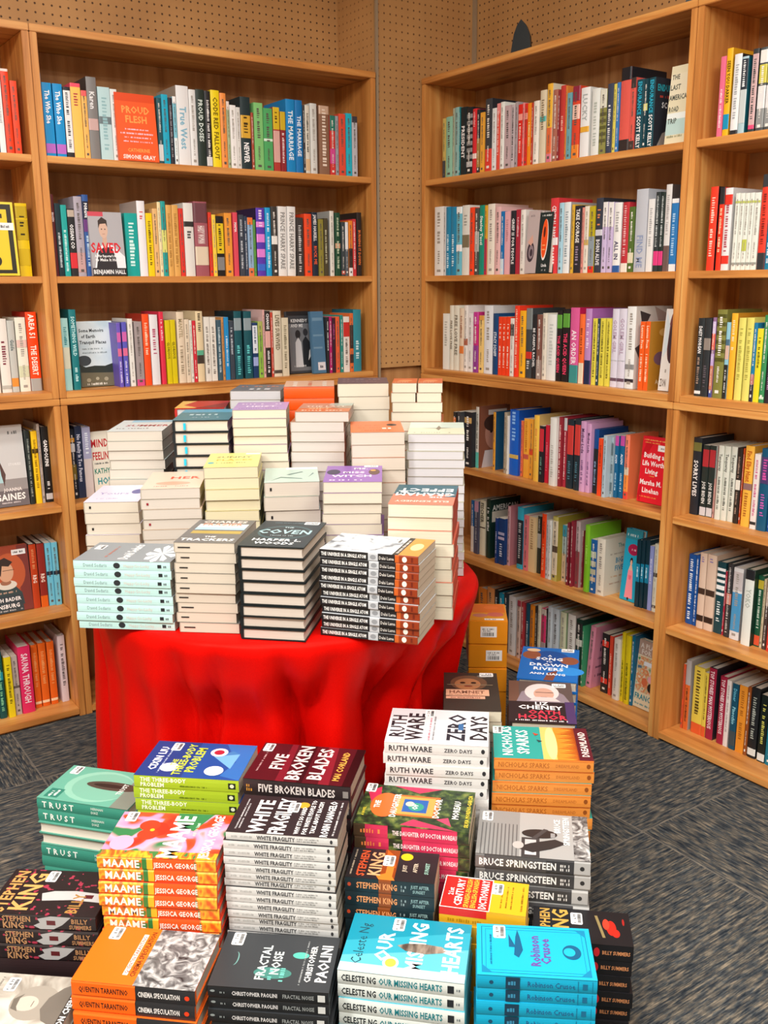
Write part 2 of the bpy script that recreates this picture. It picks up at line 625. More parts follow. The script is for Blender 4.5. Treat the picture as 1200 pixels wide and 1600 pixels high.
# ceiling light fixtures
fix, N, L, b = new_mat('fixture_white')
b.inputs['Base Color'].default_value = (.8, .8, .78, 1)
for i, (lx, ly, pw) in enumerate(LAMPS):
    e = empty('ceiling_light', (lx, ly, CEIL), 'white strip light on the shop ceiling, ' + ('over the table', 'over the floor stacks', 'behind the viewer', 'near the entrance wall', 'over the far aisle', 'beside the side cases')[i], 'light', 'ceiling strip lights')
    box('housing', -.58, -.17, -.05, .58, .17, 0, fix, e)

# ------------------------------------------------------------------ bookcases
T_ = 0.021
def bookcase(x_along0, x_along1, z0, z1, shelves, wall, label, kick):
    """one unit; wall 'B' faces -y, wall 'S' faces -x"""
    def slab(name, a0, a1, d0, d1, za, zb, grain, mt=None, bev=0.0016):
        if wall == 'B':
            args = (a0, YL+d0, za, a1, YL+d1, zb)
            ax = {'along': 0, 'deep': 1, 'up': 2}[grain]
        else:
            args = (XR+d0, a0, za, XR+d1, a1, zb)
            ax = {'along': 1, 'deep': 0, 'up': 2}[grain]
        return box(name, *args, mt or PINE[ax], e, bev)
    e = empty('bookcase', (0, 0, 0), label, 'bookcase', 'pine bookcase units along the walls')
    a0, a1 = x_along0+.0008, x_along1-.0008
    slab('side_panel', a0, a0+T_, .0015, DEP, z0, z1-T_-.0002, 'up')
    slab('side_panel', a1-T_, a1, .0015, DEP, z0, z1-T_-.0002, 'up')
    slab('top_board', a0, a1, 0, DEP, z1-T_, z1, 'along')
    slab('back_panel', a0+T_, a1-T_, DEP-.008, DEP-.001, z0+.001, z1-T_-.001, 'up', BACK, 0)
    for zs in shelves:
        slab('shelf', a0+T_+.0002, a1-T_-.0002, .003, DEP-.0085, zs-T_, zs, 'along')
    if kick:
        slab('bottom_board', a0+T_+.0002, a1-T_-.0002, .0, DEP-.0085, ZS[6]-T_, ZS[6], 'along')
        slab('kick_board', a0+T_+.0002, a1-T_-.0002, .012, .026, 0, ZS[6]-T_, 'along')
    else:
        slab('bottom_board', a0+T_+.0002, a1-T_-.0002, .0, DEP-.0085, z0, z0+T_, 'along')

ZM = ZS[3] - T_
BW = 1.2164
for nm, w, a0, a1 in (('A', 'B', XB0-BW, XB0), ('B', 'B', XB0, XB1), ('C', 'S', YC0, YC1), ('D', 'S', YC0-BW, YC0)):
    txt = {'A': 'cut off at the left of the photo', 'B': 'on the back wall, left of the corner', 'C': 'on the side wall, right of the corner', 'D': 'cut off at the right of the photo'}[nm]
    bookcase(a0, a1, ZM, ZS[0], ZS[1:3], w, 'upper pine bookcase unit ' + txt, False)
    bookcase(a0, a1, 0, ZM-.0006, ZS[4:6], w, 'lower pine bookcase unit ' + txt, True)

# ------------------------------------------------------------------ shelved books
# (bay, row, [(left edge, thickness, height, set back, colour, description, details)])
SHELF = [
('B', 1, [
(0.9129,0.0075,0.235,0.030,'0a8fd0','bright blue and pink','b .0;.0;fff|b .3;.42;ef5fa0|b .85;1;b060c8|~ fff;.15;.6'),
(0.9213,0.0284,0.209,0.030,'0a8fd0','bright blue and pink','b .82;.95;b868c8|t The Who She;ffffff;.1;.55'),
(0.9531,0.0283,0.209,0.030,'0a8fd0','bright blue and pink','b .82;.95;b868c8|t The Who She;ffffff;.1;.55'),
(0.9836,0.0217,0.203,0.030,'23242c','black and white','b .05;.92;e8e8e8|~ 23242c;.08;.9'),
(1.0059,0.0308,0.216,0.030,'f2c35c','yellow with pink edge','b 0;.05;ef4f68|~ b03040;.1;.35|fc ef4f68'),
(1.0381,0.0171,0.198,0.030,'f0b860','narrow light orange','b 0;.08;e86060'),
(1.0560,0.0313,0.239,0.030,'7f7d7c','tall grey','t Karen;e8e8ea;.06;.5|b .5;.64;c9a8a4|hc|fc 4b4745'),
(1.0895,0.0381,0.214,0.030,'b8d8dc','pale blue','~ 8fb9c0;.1;.9|b .4;.5;6a7a80'),
(1.1286,0.0214,0.211,0.030,'dfe8e8','off-white',''),
(1.1395,0.1297,0.202,0.009,'ee5a22','orange face-out','f proud'),
(1.2788,0.0157,0.200,0.030,'1f5560','dark teal','b .7;.95;e0e4e4'),
(1.2954,0.0217,0.212,0.030,'18a8c8','turquoise',''),
(1.3186,0.0134,0.204,0.030,'2b2a35','thin black','~ a0a0a8;.1;.9'),
(1.3330,0.0120,0.209,0.030,'7cc4d8','light blue and white','b .0;.1;f2f2f2|b .6;1;e6eef0'),
(1.3465,0.0429,0.244,0.030,'e4e5e6','tall white','t True West;7fb4cc;.15;.9|hc|fc a89a8c'),
(1.3904,0.0241,0.236,0.030,'e0e2e2','slim white',''),
(1.4151,0.0295,0.239,0.030,'24342f','dark green','t PROUD DOSES;d8e6e0;.05;.75'),
(1.4457,0.0205,0.237,0.030,'26262a','black','~ e6e6e6;.1;.9|b .86;.98;d8d8d8'),
(1.4679,0.0310,0.242,0.030,'f0d61c','bright yellow','t CODE RED FALLOUT;6a5a08;.08;.9|hc'),
(1.5005,0.0220,0.236,0.030,'f0944a','orange',''),
(1.5231,0.0105,0.212,0.030,'a8b890','thin pale green','b 0;.12;e8d8d0'),
(1.5347,0.0222,0.202,0.030,'eeeeec','white',''),
(1.5575,0.0151,0.197,0.030,'dcdcd8','slim off-white',''),
(1.5743,0.0373,0.232,0.030,'1f3338','tall dark teal','b .25;.56;d8a838|~ 403010;.27;.54|t NEWER;fff;.62;.9|hc'),
(1.6127,0.0091,0.185,0.030,'a84a34','thin red-brown',''),
(1.6241,0.0339,0.218,0.030,'7fc477','light green',''),
(1.6597,0.0349,0.204,0.030,'4ea865','mid green','b .48;.52;d8f0dc'),
(1.6970,0.0253,0.210,0.030,'b03a34','red with yellow top','b 0;.34;d8b828|b .36;.85;d8a8a0|~ 40201c;.02;.3'),
(1.7246,0.0207,0.198,0.030,'8c2830','maroon with yellow top','b 0;.3;d0b028|~ f0e0e0;.35;.85'),
(1.7483,0.0353,0.241,0.030,'1486c8','tall blue','t THE MARRIAGE;e8f4ff;.08;.9|hc'),
(1.7849,0.0291,0.241,0.030,'1274b8','tall blue','t THE MARRIAGE;e8f4ff;.08;.9|hc'),
(1.8151,0.0085,0.227,0.030,'3a3a40','thin charcoal',''),
(1.8243,0.0184,0.228,0.030,'d9d5c8','cream','~ 404038;.1;.7|b .78;.95;d8b890'),
(1.8451,0.0272,0.236,0.030,'d4d6d2','pale grey',''),
(1.8810,0.0419,0.232,0.030,'8a6650','brown patterned','~ e8d8c8;.05;.9|b 0;.12;c8a890'),
(1.9254,0.0222,0.203,0.030,'cf3b3a','red and green','b 0;.25;2a7a6a|b .55;.8;d04a90'),
(1.9488,0.0127,0.203,0.030,'9aa0a8','thin grey',''),
(1.9635,0.0276,0.212,0.030,'e0503a','coral red',''),
(1.9936,0.0246,0.216,0.030,'22b4cc','turquoise',''),
(2.0195,0.0228,0.208,0.030,'bcbcc4','grey with dark top','b 0;.1;3a3a44'),
]),
('B', 2, [
(0.9173,0.0115,0.243,0.030,'5a2028','tall maroon','t BRAZEN;f0e0e0;.1;.45'),
(0.9297,0.0167,0.217,0.030,'17333c','dark slate','~ d0dce0;.4;.9'),
(0.9477,0.0177,0.213,0.030,'1fa09a','teal','~ d0f0ec;.35;.95'),
(0.9675,0.0213,0.203,0.030,'26282c','black with red band','t OSSIAN CO;f0f0f0;.2;.62|b .65;.88;d2303a|b .02;.12;b8a898'),
(0.9897,0.0255,0.240,0.030,'a8a0ac','lavender grey','b .7;.95;c09a98|hc'),
(1.0165,0.0190,0.246,0.030,'2c5494','tall royal blue','b .08;.3;1a2038|t FORGIVE;fff;.1;.28|~ c8e0f0;.5;.9|b .3;.45;6a3a7a|hc'),
(1.0282,0.1080,0.195,0.008,'a9a6aa','grey face-out portrait','f saved'),
(1.1480,0.0420,0.196,0.030,'12a09a','wide turquoise','~ d0f0ec;.1;.9'),
(1.1914,0.0269,0.235,0.030,'e6e4e8','tall white','~ d24a4a;.06;.3|hc|fc b8a8a0'),
(1.2197,0.0214,0.198,0.030,'efcc18','bright yellow','~ 5a4a10;.1;.85'),
(1.2426,0.0168,0.213,0.030,'e2b478','pale orange',''),
(1.2603,0.0115,0.234,0.030,'e8d8a8','cream','fc d0a060'),
(1.2724,0.0159,0.237,0.030,'1f9c98','teal and yellow','b .38;.68;d8d878|hc'),
(1.2898,0.0195,0.226,0.030,'d8a458','tan','~ a87838;.1;.9'),
(1.3103,0.0221,0.227,0.030,'d8a458','tan','~ a87838;.1;.9'),
(1.3335,0.0154,0.217,0.030,'d8362c','red',''),
(1.3508,0.0340,0.235,0.030,'dcdad4','white','b .25;.32;303030|~ 505050;.38;.52|hc'),
(1.3873,0.0482,0.241,0.030,'9c5660','wide mauve','b .02;.28;6a4048|t HARDY WOMAN;f0e0dc;.32;.56|b .6;.85;d8c8b0|hc'),
(1.4386,0.0116,0.208,0.030,'dc3a28','thin red',''),
(1.4513,0.0139,0.201,0.030,'f0cc48','thin yellow',''),
(1.4668,0.0263,0.197,0.030,'1c1c1e','black with yellow panel','b .12;.62;e0c020|~ 1c1c1e;.14;.6|b .68;.9;808080'),
(1.4976,0.0266,0.208,0.030,'e8983a','orange',''),
(1.5298,0.0171,0.211,0.030,'d84a5c','pink red','t MAMA;f8e8e8;.06;.4'),
(1.5510,0.0190,0.204,0.030,'3c4450','slate','~ c8d0d8;.08;.9'),
(1.5711,0.0116,0.200,0.030,'2c3a50','thin navy','~ c8d0d8;.08;.9'),
(1.5844,0.0203,0.196,0.030,'8fb0d0','light blue with orange ends','b 0;.12;e87838|b .86;1;e07848'),
(1.6059,0.0093,0.189,0.030,'5a9a48','thin green',''),
(1.6187,0.0330,0.229,0.030,'5a3ab0','purple and pink swirl','b .2;.28;e080d8|b .38;.5;e080d8|b .6;.72;e080d8|b .82;.92;3a6ad0|~ f0d8f8;.03;.3|hc|fc 2a2048'),
(1.6540,0.0214,0.231,0.030,'1c9cd4','bright blue','~ e0f4ff;.08;.9|hc'),
(1.6778,0.0234,0.236,0.030,'3a3836','charcoal','b .42;.54;e8e8e4|hc'),
(1.7024,0.0339,0.237,0.030,'e4e4e2','white leaning','t PRINCE HARRY SPARE;8a8a88;.08;.9|lean 1|hc'),
(1.7387,0.0331,0.238,0.030,'e4e4e2','white leaning','t PRINCE HARRY SPARE;8a8a88;.08;.9|lean 1|hc'),
(1.7773,0.0279,0.202,0.030,'3a3838','charcoal','~ c8c8c8;.1;.95'),
(1.8108,0.0301,0.216,0.030,'e84a24','red orange','hc'),
(1.8428,0.0234,0.222,0.030,'1c2a3c','dark navy','t JAMES HASKELL;e8e8e8;.04;.45|t RUCK ME;e8603a;.48;.86'),
(1.8693,0.0204,0.199,0.030,'8c8438','olive',''),
(1.8916,0.0173,0.203,0.030,'4a4430','dark olive','~ c8c8a8;.2;.8'),
(1.9173,0.0181,0.229,0.030,'dcdad0','tall cream','hc|fc a0a09c'),
(1.9406,0.0222,0.224,0.030,'1f4a34','dark green','~ c8d8b8;.08;.9|b .48;.56;c89878'),
(1.9660,0.0157,0.192,0.030,'3a4448','thin slate','b .9;.97;c0584a'),
(1.9831,0.0132,0.192,0.030,'586068','thin slate with white top','b 0;.5;e4e4e8'),
(1.9989,0.0166,0.198,0.030,'e8842c','orange and black','b .5;1;3a2820|b .85;1;e8e8e8'),
(2.0161,0.0153,0.204,0.030,'c8383c','red','~ f4d8d8;.05;.9'),
(2.0355,0.0208,0.228,0.030,'2a2422','black with orange lettering','t BURNING IT DOWN;e87838;.2;.9'),
]),
('B', 3, [
(0.9198,0.0225,0.226,0.030,'a8d8d4','pale aqua','~ 3a8a90;.1;.4|b .4;.7;d8d8c0'),
(0.9468,0.0223,0.252,0.030,'17757a','tall teal','t SOMETHING WILD;b8e0e0;.06;.6|~ b8e0e0;.7;.9|hc'),
(0.9904,0.1168,0.211,0.085,'c8d8dc','pale landscape face-out','f earth'),
(1.0973,0.0131,0.207,0.030,'6a58b8','purple with pink marks','b .15;.3;c860a8|b .4;.52;d86890|~ e0d8f8;.6;.95'),
(1.1147,0.0156,0.209,0.030,'5a58b8','purple with pink marks','b .15;.3;c860a8|b .4;.52;d86890|~ e0d8f8;.6;.95'),
(1.1350,0.0167,0.219,0.030,'e2dfd8','white',''),
(1.1565,0.0264,0.209,0.030,'9c9090','grey with pink tail','b .9;1;d04a80'),
(1.1853,0.0233,0.233,0.030,'ee4e1e','tall orange red','~ f8d0b0;.1;.6|hc|fc a83020'),
(1.2105,0.0284,0.230,0.030,'dedcde','white','~ b04a6a;.2;.6|hc'),
(1.2439,0.0158,0.239,0.030,'d8304a','crimson','~ f0c8d0;.06;.4|hc'),
(1.2637,0.0174,0.211,0.030,'d4c014','yellow','t GLORIOUS;6a6010;.05;.9'),
(1.2821,0.0180,0.212,0.030,'d4c014','yellow','t GLORIOUS;6a6010;.05;.9'),
(1.3062,0.0258,0.237,0.030,'dccab0','wide cream','t MANTEL;a89878;.06;.4|~ 908068;.45;.9|hc'),
(1.3330,0.0163,0.212,0.030,'dcccb4','cream','~ 888070;.08;.9'),
(1.3503,0.0097,0.209,0.030,'dcd8cc','thin off-white',''),
(1.3610,0.0123,0.207,0.030,'cc2c3c','thin crimson',''),
(1.3749,0.0254,0.238,0.030,'dcc8a0','cream with small picture','b .55;.62;58a888|b .62;.74;403830|~ 504838;.03;.3|hc'),
(1.4044,0.0209,0.218,0.030,'dedad0','white','~ 706860;.15;.9'),
(1.4264,0.0216,0.217,0.030,'dedad0','white','~ 706860;.15;.9'),
(1.4505,0.0180,0.207,0.030,'3c5866','slate blue','~ c0d4dc;.1;.9'),
(1.4690,0.0090,0.216,0.030,'c08850','thin tan',''),
(1.4791,0.0171,0.216,0.030,'1f88c4','bright blue','~ d0e8f8;.3;.8'),
(1.4984,0.0172,0.203,0.030,'3a4450','charcoal','~ c8d0d8;.06;.6'),
(1.5178,0.0293,0.235,0.030,'14525c','tall dark teal','b .1;.28;8a9aa0|~ 60c8c8;.5;.95|hc|fc 102c34'),
(1.5553,0.0308,0.234,0.030,'14525c','tall dark teal','b .1;.28;8a9aa0|~ 60c8c8;.5;.95|hc|fc 183840'),
(1.5883,0.0200,0.194,0.030,'1a3a66','navy with white title','b .05;.55;d8e0e8|~ 1a3a66;.08;.52|b .62;.78;9aa8d8'),
(1.6105,0.0179,0.198,0.030,'8cb848','lime green','b .0;.25;a8b060'),
(1.6300,0.0084,0.238,0.030,'d8a8a4','thin tall pink','fc dcb8b4'),
(1.6395,0.0209,0.233,0.030,'2a2626','black with pink band','b .3;.55;dca8a0|t CHANGE;f0f0f0;.03;.28|~ f0f0f0;.6;.95'),
(1.6615,0.0085,0.228,0.030,'c84838','thin red',''),
(1.6723,0.0320,0.233,0.030,'d8ceb8','wide cream','t LIVES SURVIVED;706850;.06;.6|b .9;.95;504840|hc'),
(1.7066,0.0265,0.208,0.030,'d4cab0','cream','~ 807860;.1;.9'),
(1.7618,0.1015,0.227,0.075,'4a4c50','black and white photo face-out','f kennedy'),
(1.8387,0.0531,0.226,0.031,'4a7290','slate blue face-out','f slate'),
(1.8946,0.0110,0.206,0.030,'2a2a2c','thin black','~ e8e8e8;.08;.6'),
(1.9068,0.0116,0.208,0.030,'b01c68','thin magenta',''),
(1.9197,0.0135,0.203,0.030,'3a2030','thin plum','~ c04a90;.1;.4'),
(1.9350,0.0167,0.207,0.030,'e0603a','orange',''),
(1.9548,0.0124,0.212,0.030,'2a8a80','thin teal',''),
(1.9691,0.0263,0.206,0.030,'e4dcd4','white with red block','b .1;.36;c8302c|~ 605850;.4;.9'),
(1.9973,0.0157,0.218,0.030,'d86a34','orange and black','b .2;.6;3a2c28|b .7;.85;3a2c28'),
(2.0136,0.0355,0.231,0.030,'2f8796','wide teal','~ c8e4e8;.5;.85|hc|fc 226878'),
]),
('B', 4, [
(0.9342,0.0147,0.232,0.082,'1a2430','black with yellow marks','b .12;.18;d89830|b .2;.32;d8d8d8|b .5;.72;7a6a30'),
(0.9516,0.0229,0.240,0.085,'27334e','dark navy','t No Family Is Too Famous;d8dcec;.1;.78|hc'),
(0.9758,0.0280,0.235,0.085,'a8aac8','lavender and cream','b .45;1;d8ccc8|~ e8f0f8;.08;.4'),
(1.0064,0.0763,0.213,0.085,'e2dccb','cream face-out with red lettering','f mind'),
]),
('C', 1, [
(2.9808,0.0180,0.211,0.030,'c8b060','yellow and black','b .7;1;3a4048'),
(2.9616,0.0380,0.213,0.030,'8cc0a8','pale teal','hc'),
(2.9217,0.0100,0.238,0.030,'a8b098','thin sage',''),
(2.9105,0.0254,0.239,0.030,'8cb8b4','grey teal','hc'),
(2.8844,0.0062,0.237,0.030,'1c8088','thin teal',''),
(2.8777,0.0335,0.234,0.030,'17262a','black with white title','t PRESIDENT;f4f4f4;.06;.95|hc|fc 1a3034'),
(2.8429,0.0324,0.229,0.030,'1c2428','black with grey bars','b .1;.16;888|b .2;.26;888|b .3;.36;888|b .4;.46;888|b .5;.56;888|b .6;.66;888|b .7;.76;888|b .8;.88;b8b8b8'),
(2.8093,0.0225,0.220,0.030,'d82c34','red','b .68;.76;f0d8d0|~ f8c8c8;.05;.3'),
(2.7850,0.0170,0.215,0.030,'303034','black with ochre lettering','b .45;.9;a88848'),
(2.7662,0.0227,0.202,0.030,'eaa83c','orange yellow',''),
(2.7407,0.0360,0.242,0.030,'3a3e44','tall charcoal with red base','b .68;1;dc3c30|hc|fc 2a2e36'),
(2.7030,0.0225,0.207,0.030,'e4e8e8','white',''),
(2.6787,0.0156,0.219,0.030,'e05040','red and white','~ f8e0d8;.1;.8|b 0;.15;e89090'),
(2.6620,0.0216,0.221,0.030,'e6e8e2','white',''),
(2.6388,0.0316,0.206,0.030,'c0a8ac','dusty lilac',''),
(2.6055,0.0183,0.205,0.030,'c0b4b8','grey with black title','~ 282428;.05;.9'),
(2.5861,0.0134,0.211,0.030,'a89ca0','grey',''),
(2.5701,0.0201,0.200,0.030,'da2820','red','~ f8d8c0;.3;.8|b .15;.25;f0a090'),
(2.5495,0.0094,0.203,0.030,'e88888','thin pink',''),
(2.5390,0.0136,0.199,0.030,'d82c24','red','b .15;.25;f0a090'),
(2.5244,0.0171,0.198,0.030,'ee8a1e','orange','~ f8d8a0;.3;.7'),
(2.5063,0.0077,0.197,0.030,'b83c28','thin brick red',''),
(2.4975,0.0260,0.200,0.030,'ebe6da','white','hc'),
(2.4675,0.0286,0.228,0.030,'d8ccb0','tall cream','b .35;.42;48a8a0|~ 807058;.1;.6|hc'),
(2.4349,0.0247,0.243,0.030,'e8b23c','tall yellow orange and pink','b .55;.88;dc6a3c|b .88;1;d8788c|hc|fc e0d8c0'),
(2.4073,0.0214,0.221,0.030,'a86858','dusty brown',''),
(2.3849,0.0097,0.217,0.030,'8a2c34','dark red',''),
(2.3746,0.0223,0.228,0.030,'c03a34','red','~ f0b8a8;.4;.6'),
(2.3512,0.0066,0.225,0.030,'d8863a','thin orange',''),
(2.3436,0.0206,0.202,0.030,'6aa4b0','pale teal',''),
(2.3213,0.0326,0.217,0.030,'d8452c','red to orange','b 0;.2;8c2840|b .25;.45;e8c0b0|b .8;1;e8842c|hc'),
(2.2850,0.0377,0.207,0.030,'e6e8e8','white','t LUCKY;a8b0b0;.06;.5|b .55;.63;e0a838|hc|fc dcdcd8'),
(2.2375,0.0322,0.197,0.030,'dfe4e0','white','~ b0b8b0;.2;.9|hc'),
(2.2032,0.0267,0.190,0.030,'8a8a4c','olive striped','b 0;.28;d8d8c8|b .35;.4;5c5c30|b .45;.5;5c5c30|b .55;.6;5c5c30|b .65;.7;5c5c30|b .75;.8;5c5c30'),
(2.1756,0.0238,0.202,0.030,'3a4458','navy','~ e0e0e0;.3;.9|hc'),
(2.1498,0.0113,0.198,0.030,'d8cc5c','thin yellow',''),
(2.1376,0.0127,0.200,0.030,'3a78b8','blue',''),
(2.1234,0.0393,0.237,0.030,'d85a50','tall coral with black ends','b 0;.15;1c1e24|b .85;1;302828|~ d8d8d8;.02;.12|hc|fc 1c1e24'),
(2.0832,0.0189,0.204,0.030,'d85a50','coral with black ends','b 0;.14;3a3030|b .86;1;403430'),
(2.0619,0.0274,0.195,0.030,'0f4450','dark teal with blue title','t ENDURANCE;2aa8c8;.03;.5|t SCOTT KELLY;f4f4f4;.52;.97|hc'),
(2.0336,0.0152,0.193,0.030,'0f3c48','dark teal','b .35;.45;c8c878'),
(2.0175,0.0263,0.193,0.030,'0f4450','dark teal with blue title','t ENDURANCE;2aa8c8;.03;.5|t SCOTT KELLY;f4f4f4;.52;.97|hc|fc 283038|a endurance'),
(1.9498,0.0893,0.212,0.030,'dccfa8','pale cream face-out','f road'),
]),
('C', 2, [
(3.0272,0.0565,0.253,0.030,'dfe0de','wide white','hc'),
(2.9700,0.0117,0.250,0.030,'c8c8c8','thin grey',''),
(2.9570,0.0272,0.249,0.030,'1a82ac','blue','~ d0ecf8;.4;.9'),
(2.9284,0.0309,0.247,0.030,'1a82ac','blue','~ d0ecf8;.4;.9'),
(2.8962,0.0331,0.245,0.030,'6ab8cc','light blue and white','b .55;.65;f0f0f0|b 0;.1;e8f0f0'),
(2.8618,0.0416,0.248,0.030,'dcdcd4','white with small bird picture','b .42;.6;7a7058|~ a0a098;.1;.35|hc'),
(2.8189,0.0269,0.238,0.030,'ee4420','red orange',''),
(2.7907,0.0247,0.234,0.030,'4a4c4c','black and white photo','b .35;.65;a8a8a4|fc 1a2a26'),
(2.7648,0.0281,0.242,0.030,'128a74','green','t Stanley Tucci;f4f8f4;.04;.68|hc'),
(2.7355,0.0154,0.240,0.030,'d8a028','yellow and crimson','b .48;1;b02848'),
(2.7188,0.0384,0.243,0.030,'e6ded0','tall white','hc|fc dcb8b0'),
(2.6774,0.0288,0.231,0.030,'e0b4b4','pink','hc'),
(2.6474,0.0178,0.214,0.030,'1272b4','blue with white foot','b .75;1;c8dce8'),
(2.6267,0.0269,0.212,0.030,'e0a8b0','pink','~ c08088;.1;.5'),
(2.5951,0.0248,0.213,0.030,'242830','black with white title','t GRIEF IS FOR PEOPLE;e8e8e8;.06;.9'),
(2.5685,0.0200,0.215,0.030,'a8283a','dark red','~ e8c0c4;.1;.45'),
(2.5474,0.0243,0.213,0.030,'e8e4dc','white','hc'),
(2.4989,0.0543,0.205,0.008,'b4a0a0','mauve face-out with dark rings','f rings'),
(2.4436,0.0607,0.196,0.008,'1c2a2a','black face-out with orange flame','f flame'),
(2.4036,0.0362,0.240,0.030,'d63a40','red with white title','t CENTRAL PARK;f4e8e8;.1;.52|b .52;.62;e8e0e0|~ f4d8d8;.65;.9|hc'),
(2.3635,0.0205,0.223,0.030,'a4cfe0','pale blue',''),
(2.3419,0.0299,0.223,0.030,'dfe6e8','white','~ 90a0a8;.1;.9|hc|fc a8a8a8'),
(2.3062,0.0121,0.214,0.030,'d8ac38','thin yellow',''),
(2.2931,0.0307,0.209,0.030,'282830','black with white title','t TAKE COURAGE;f0f0ec;.05;.55|~ 9888a0;.6;.9|hc'),
(2.2603,0.0103,0.202,0.030,'d88a80','thin salmon',''),
(2.2490,0.0189,0.205,0.030,'e4dccc','cream','b .5;.58;c8a860'),
(2.2291,0.0247,0.203,0.030,'b8a81e','yellow grey and red','b .45;.9;8a98a0|b .9;1;dc3424'),
(2.2030,0.0298,0.226,0.030,'343a48','tall dark slate','b .42;.5;c8c8d0|~ d88858;.06;.4|t BORN ALIVE;e0e0e4;.55;.9|hc|fc 2a2c34'),
(2.1722,0.0196,0.212,0.030,'c8b8dc','lilac with white top','b 0;.35;e4e2e0'),
(2.1506,0.0223,0.210,0.030,'c4b4d8','lilac with white top','b 0;.35;e4e2e0'),
(2.1270,0.0296,0.207,0.030,'e6e6e4','white with blue foot','b .9;1;2a5a9c|t ALL IN;484868;.55;.82|~ a0a0a0;.1;.45|hc'),
(2.0931,0.0258,0.206,0.030,'b8303a','red with white foot','b .87;1;e4dcd0|~ e0a8a8;.05;.8|hc'),
(2.0660,0.0222,0.191,0.030,'4f6a30','moss green with cream disc','b .7;.86;d8d0b0'),
(2.0419,0.0440,0.239,0.030,'b8bcc4','wide tall grey','t FIND ME;8a98b8;.55;.95|hc'),
(1.9939,0.0231,0.208,0.030,'e0e0de','white','~ a8a8a8;.1;.7'),
(1.9682,0.0175,0.226,0.030,'2a3436','tall black with pink band','b .74;.92;d83a7c|~ c0c8c8;.05;.7'),
(1.9501,0.0169,0.224,0.030,'22302e','tall black with pink band','b .74;.92;d83a7c|~ c0c8c8;.05;.7'),
(1.9324,0.0215,0.244,0.030,'d8d6d4','tall white with brown foot','b .7;1;6a5450|~ a8a4a4;.1;.6|hc|fc 5a504c'),
(1.9101,0.0250,0.203,0.030,'2a7cc0','blue and white','b 0;.06;f0f0f0|b .9;1;f0f0f0|~ a8d0f0;.2;.8|hc'),
]),
('C', 3, [
(2.9701,0.0373,0.212,0.030,'e2e2da','white','~ b0b0a8;.1;.6'),
(2.9302,0.0230,0.243,0.030,'dcd8c8','cream','t FREE LOVE FREE;706a5c;.06;.85'),
(2.9059,0.0318,0.243,0.030,'dcd8c8','cream','t FREE LOVE FREE;706a5c;.06;.85|hc'),
(2.8716,0.0256,0.234,0.030,'dcc8b0','cream with orange marks','b .6;.72;d87838|~ 905840;.1;.5'),
(2.8448,0.0228,0.244,0.030,'e4ded8','white with red marks','b .5;.6;a86048|hc|fc dcd4d0'),
(2.8207,0.0287,0.217,0.030,'e2dedc','white',''),
(2.7895,0.0284,0.221,0.030,'c02c78','magenta fading to purple','b .55;1;8c3a8c|b 0;.2;c03a90'),
(2.7599,0.0024,0.208,0.030,'2a3a80','thin navy','fc 2a3a80'),
(2.7562,0.0255,0.209,0.030,'e8c478','cream yellow','b 0;.08;d89848'),
(2.7283,0.0472,0.245,0.030,'dcdee2','tall white','hc|fc c8c8c8'),
(2.6794,0.0276,0.218,0.030,'124272','navy','t STACY SCHIFF;e0e8f0;.3;.7|hc'),
(2.6483,0.0197,0.207,0.030,'e8401e','red','~ f8e0d0;.06;.4|~ f8e0d0;.5;.9'),
(2.6274,0.0195,0.207,0.030,'e8401e','red','~ f8e0d0;.06;.4|~ f8e0d0;.5;.9'),
(2.6068,0.0199,0.208,0.030,'e8401e','red','~ f8e0d0;.06;.4|~ f8e0d0;.5;.9'),
(2.5858,0.0191,0.203,0.030,'e0dcd4','thin white','b .1;.3;404040'),
(2.5655,0.0240,0.247,0.030,'ea3c24','tall red','~ f8c8b0;.05;.9|hc'),
(2.5388,0.0308,0.230,0.030,'f0ae24','orange yellow',''),
(2.5058,0.0303,0.239,0.030,'3c4246','tall black photo','b .62;.72;c83028|b 0;.3;788080|~ d0d0d0;.75;.9|hc'),
(2.4745,0.0214,0.218,0.030,'202428','black with white title','t BE CAREFUL RACHEL;e8e8e8;.18;.85|hc'),
(2.4510,0.0248,0.219,0.030,'7c5248','brown','b .7;1;a09088'),
(2.4246,0.0214,0.224,0.030,'ddd6c6','cream',''),
(2.4022,0.0426,0.220,0.030,'e2e4e0','wide white','~ c0c4c0;.1;.8|hc'),
(2.3566,0.0232,0.234,0.030,'1e1c1e','black with pink title','t THE ACID QUEEN;f0406c;.33;.9|b .06;.25;5a9a3a'),
(2.3299,0.0313,0.239,0.030,'1e1c1e','black with pink title','t THE ACID QUEEN;f0406c;.33;.9|b .06;.25;5a9a3a|hc'),
(2.2952,0.0399,0.244,0.030,'d45a94','wide pink with teal foot','b .76;1;3a8c8a|t AN ORDER;f4e4ec;.3;.75|hc|fc b81c50'),
(2.2534,0.0225,0.224,0.030,'ee6c34','orange with cream foot','b .7;1;e0d4b8|~ 803018;.2;.6'),
(2.2285,0.0274,0.242,0.030,'b888c0','lilac with navy foot','b .68;1;1c2a4c|~ e8d0f0;.06;.55|hc|fc a868b0'),
(2.1945,0.0191,0.212,0.030,'dcd04c','yellow','~ 686020;.05;.9'),
(2.1745,0.0106,0.212,0.030,'2c4450','thin slate',''),
(2.1621,0.0210,0.213,0.030,'dcd04c','yellow','~ 686020;.05;.9'),
(2.1370,0.0203,0.213,0.030,'dcd04c','yellow','~ 686020;.05;.9'),
(2.1144,0.0272,0.243,0.030,'d4d0de','pale lilac','t GOLEM GIRL;b09ab0;.08;.62|b .65;.66;b8b8c0|b .88;.92;685060|hc'),
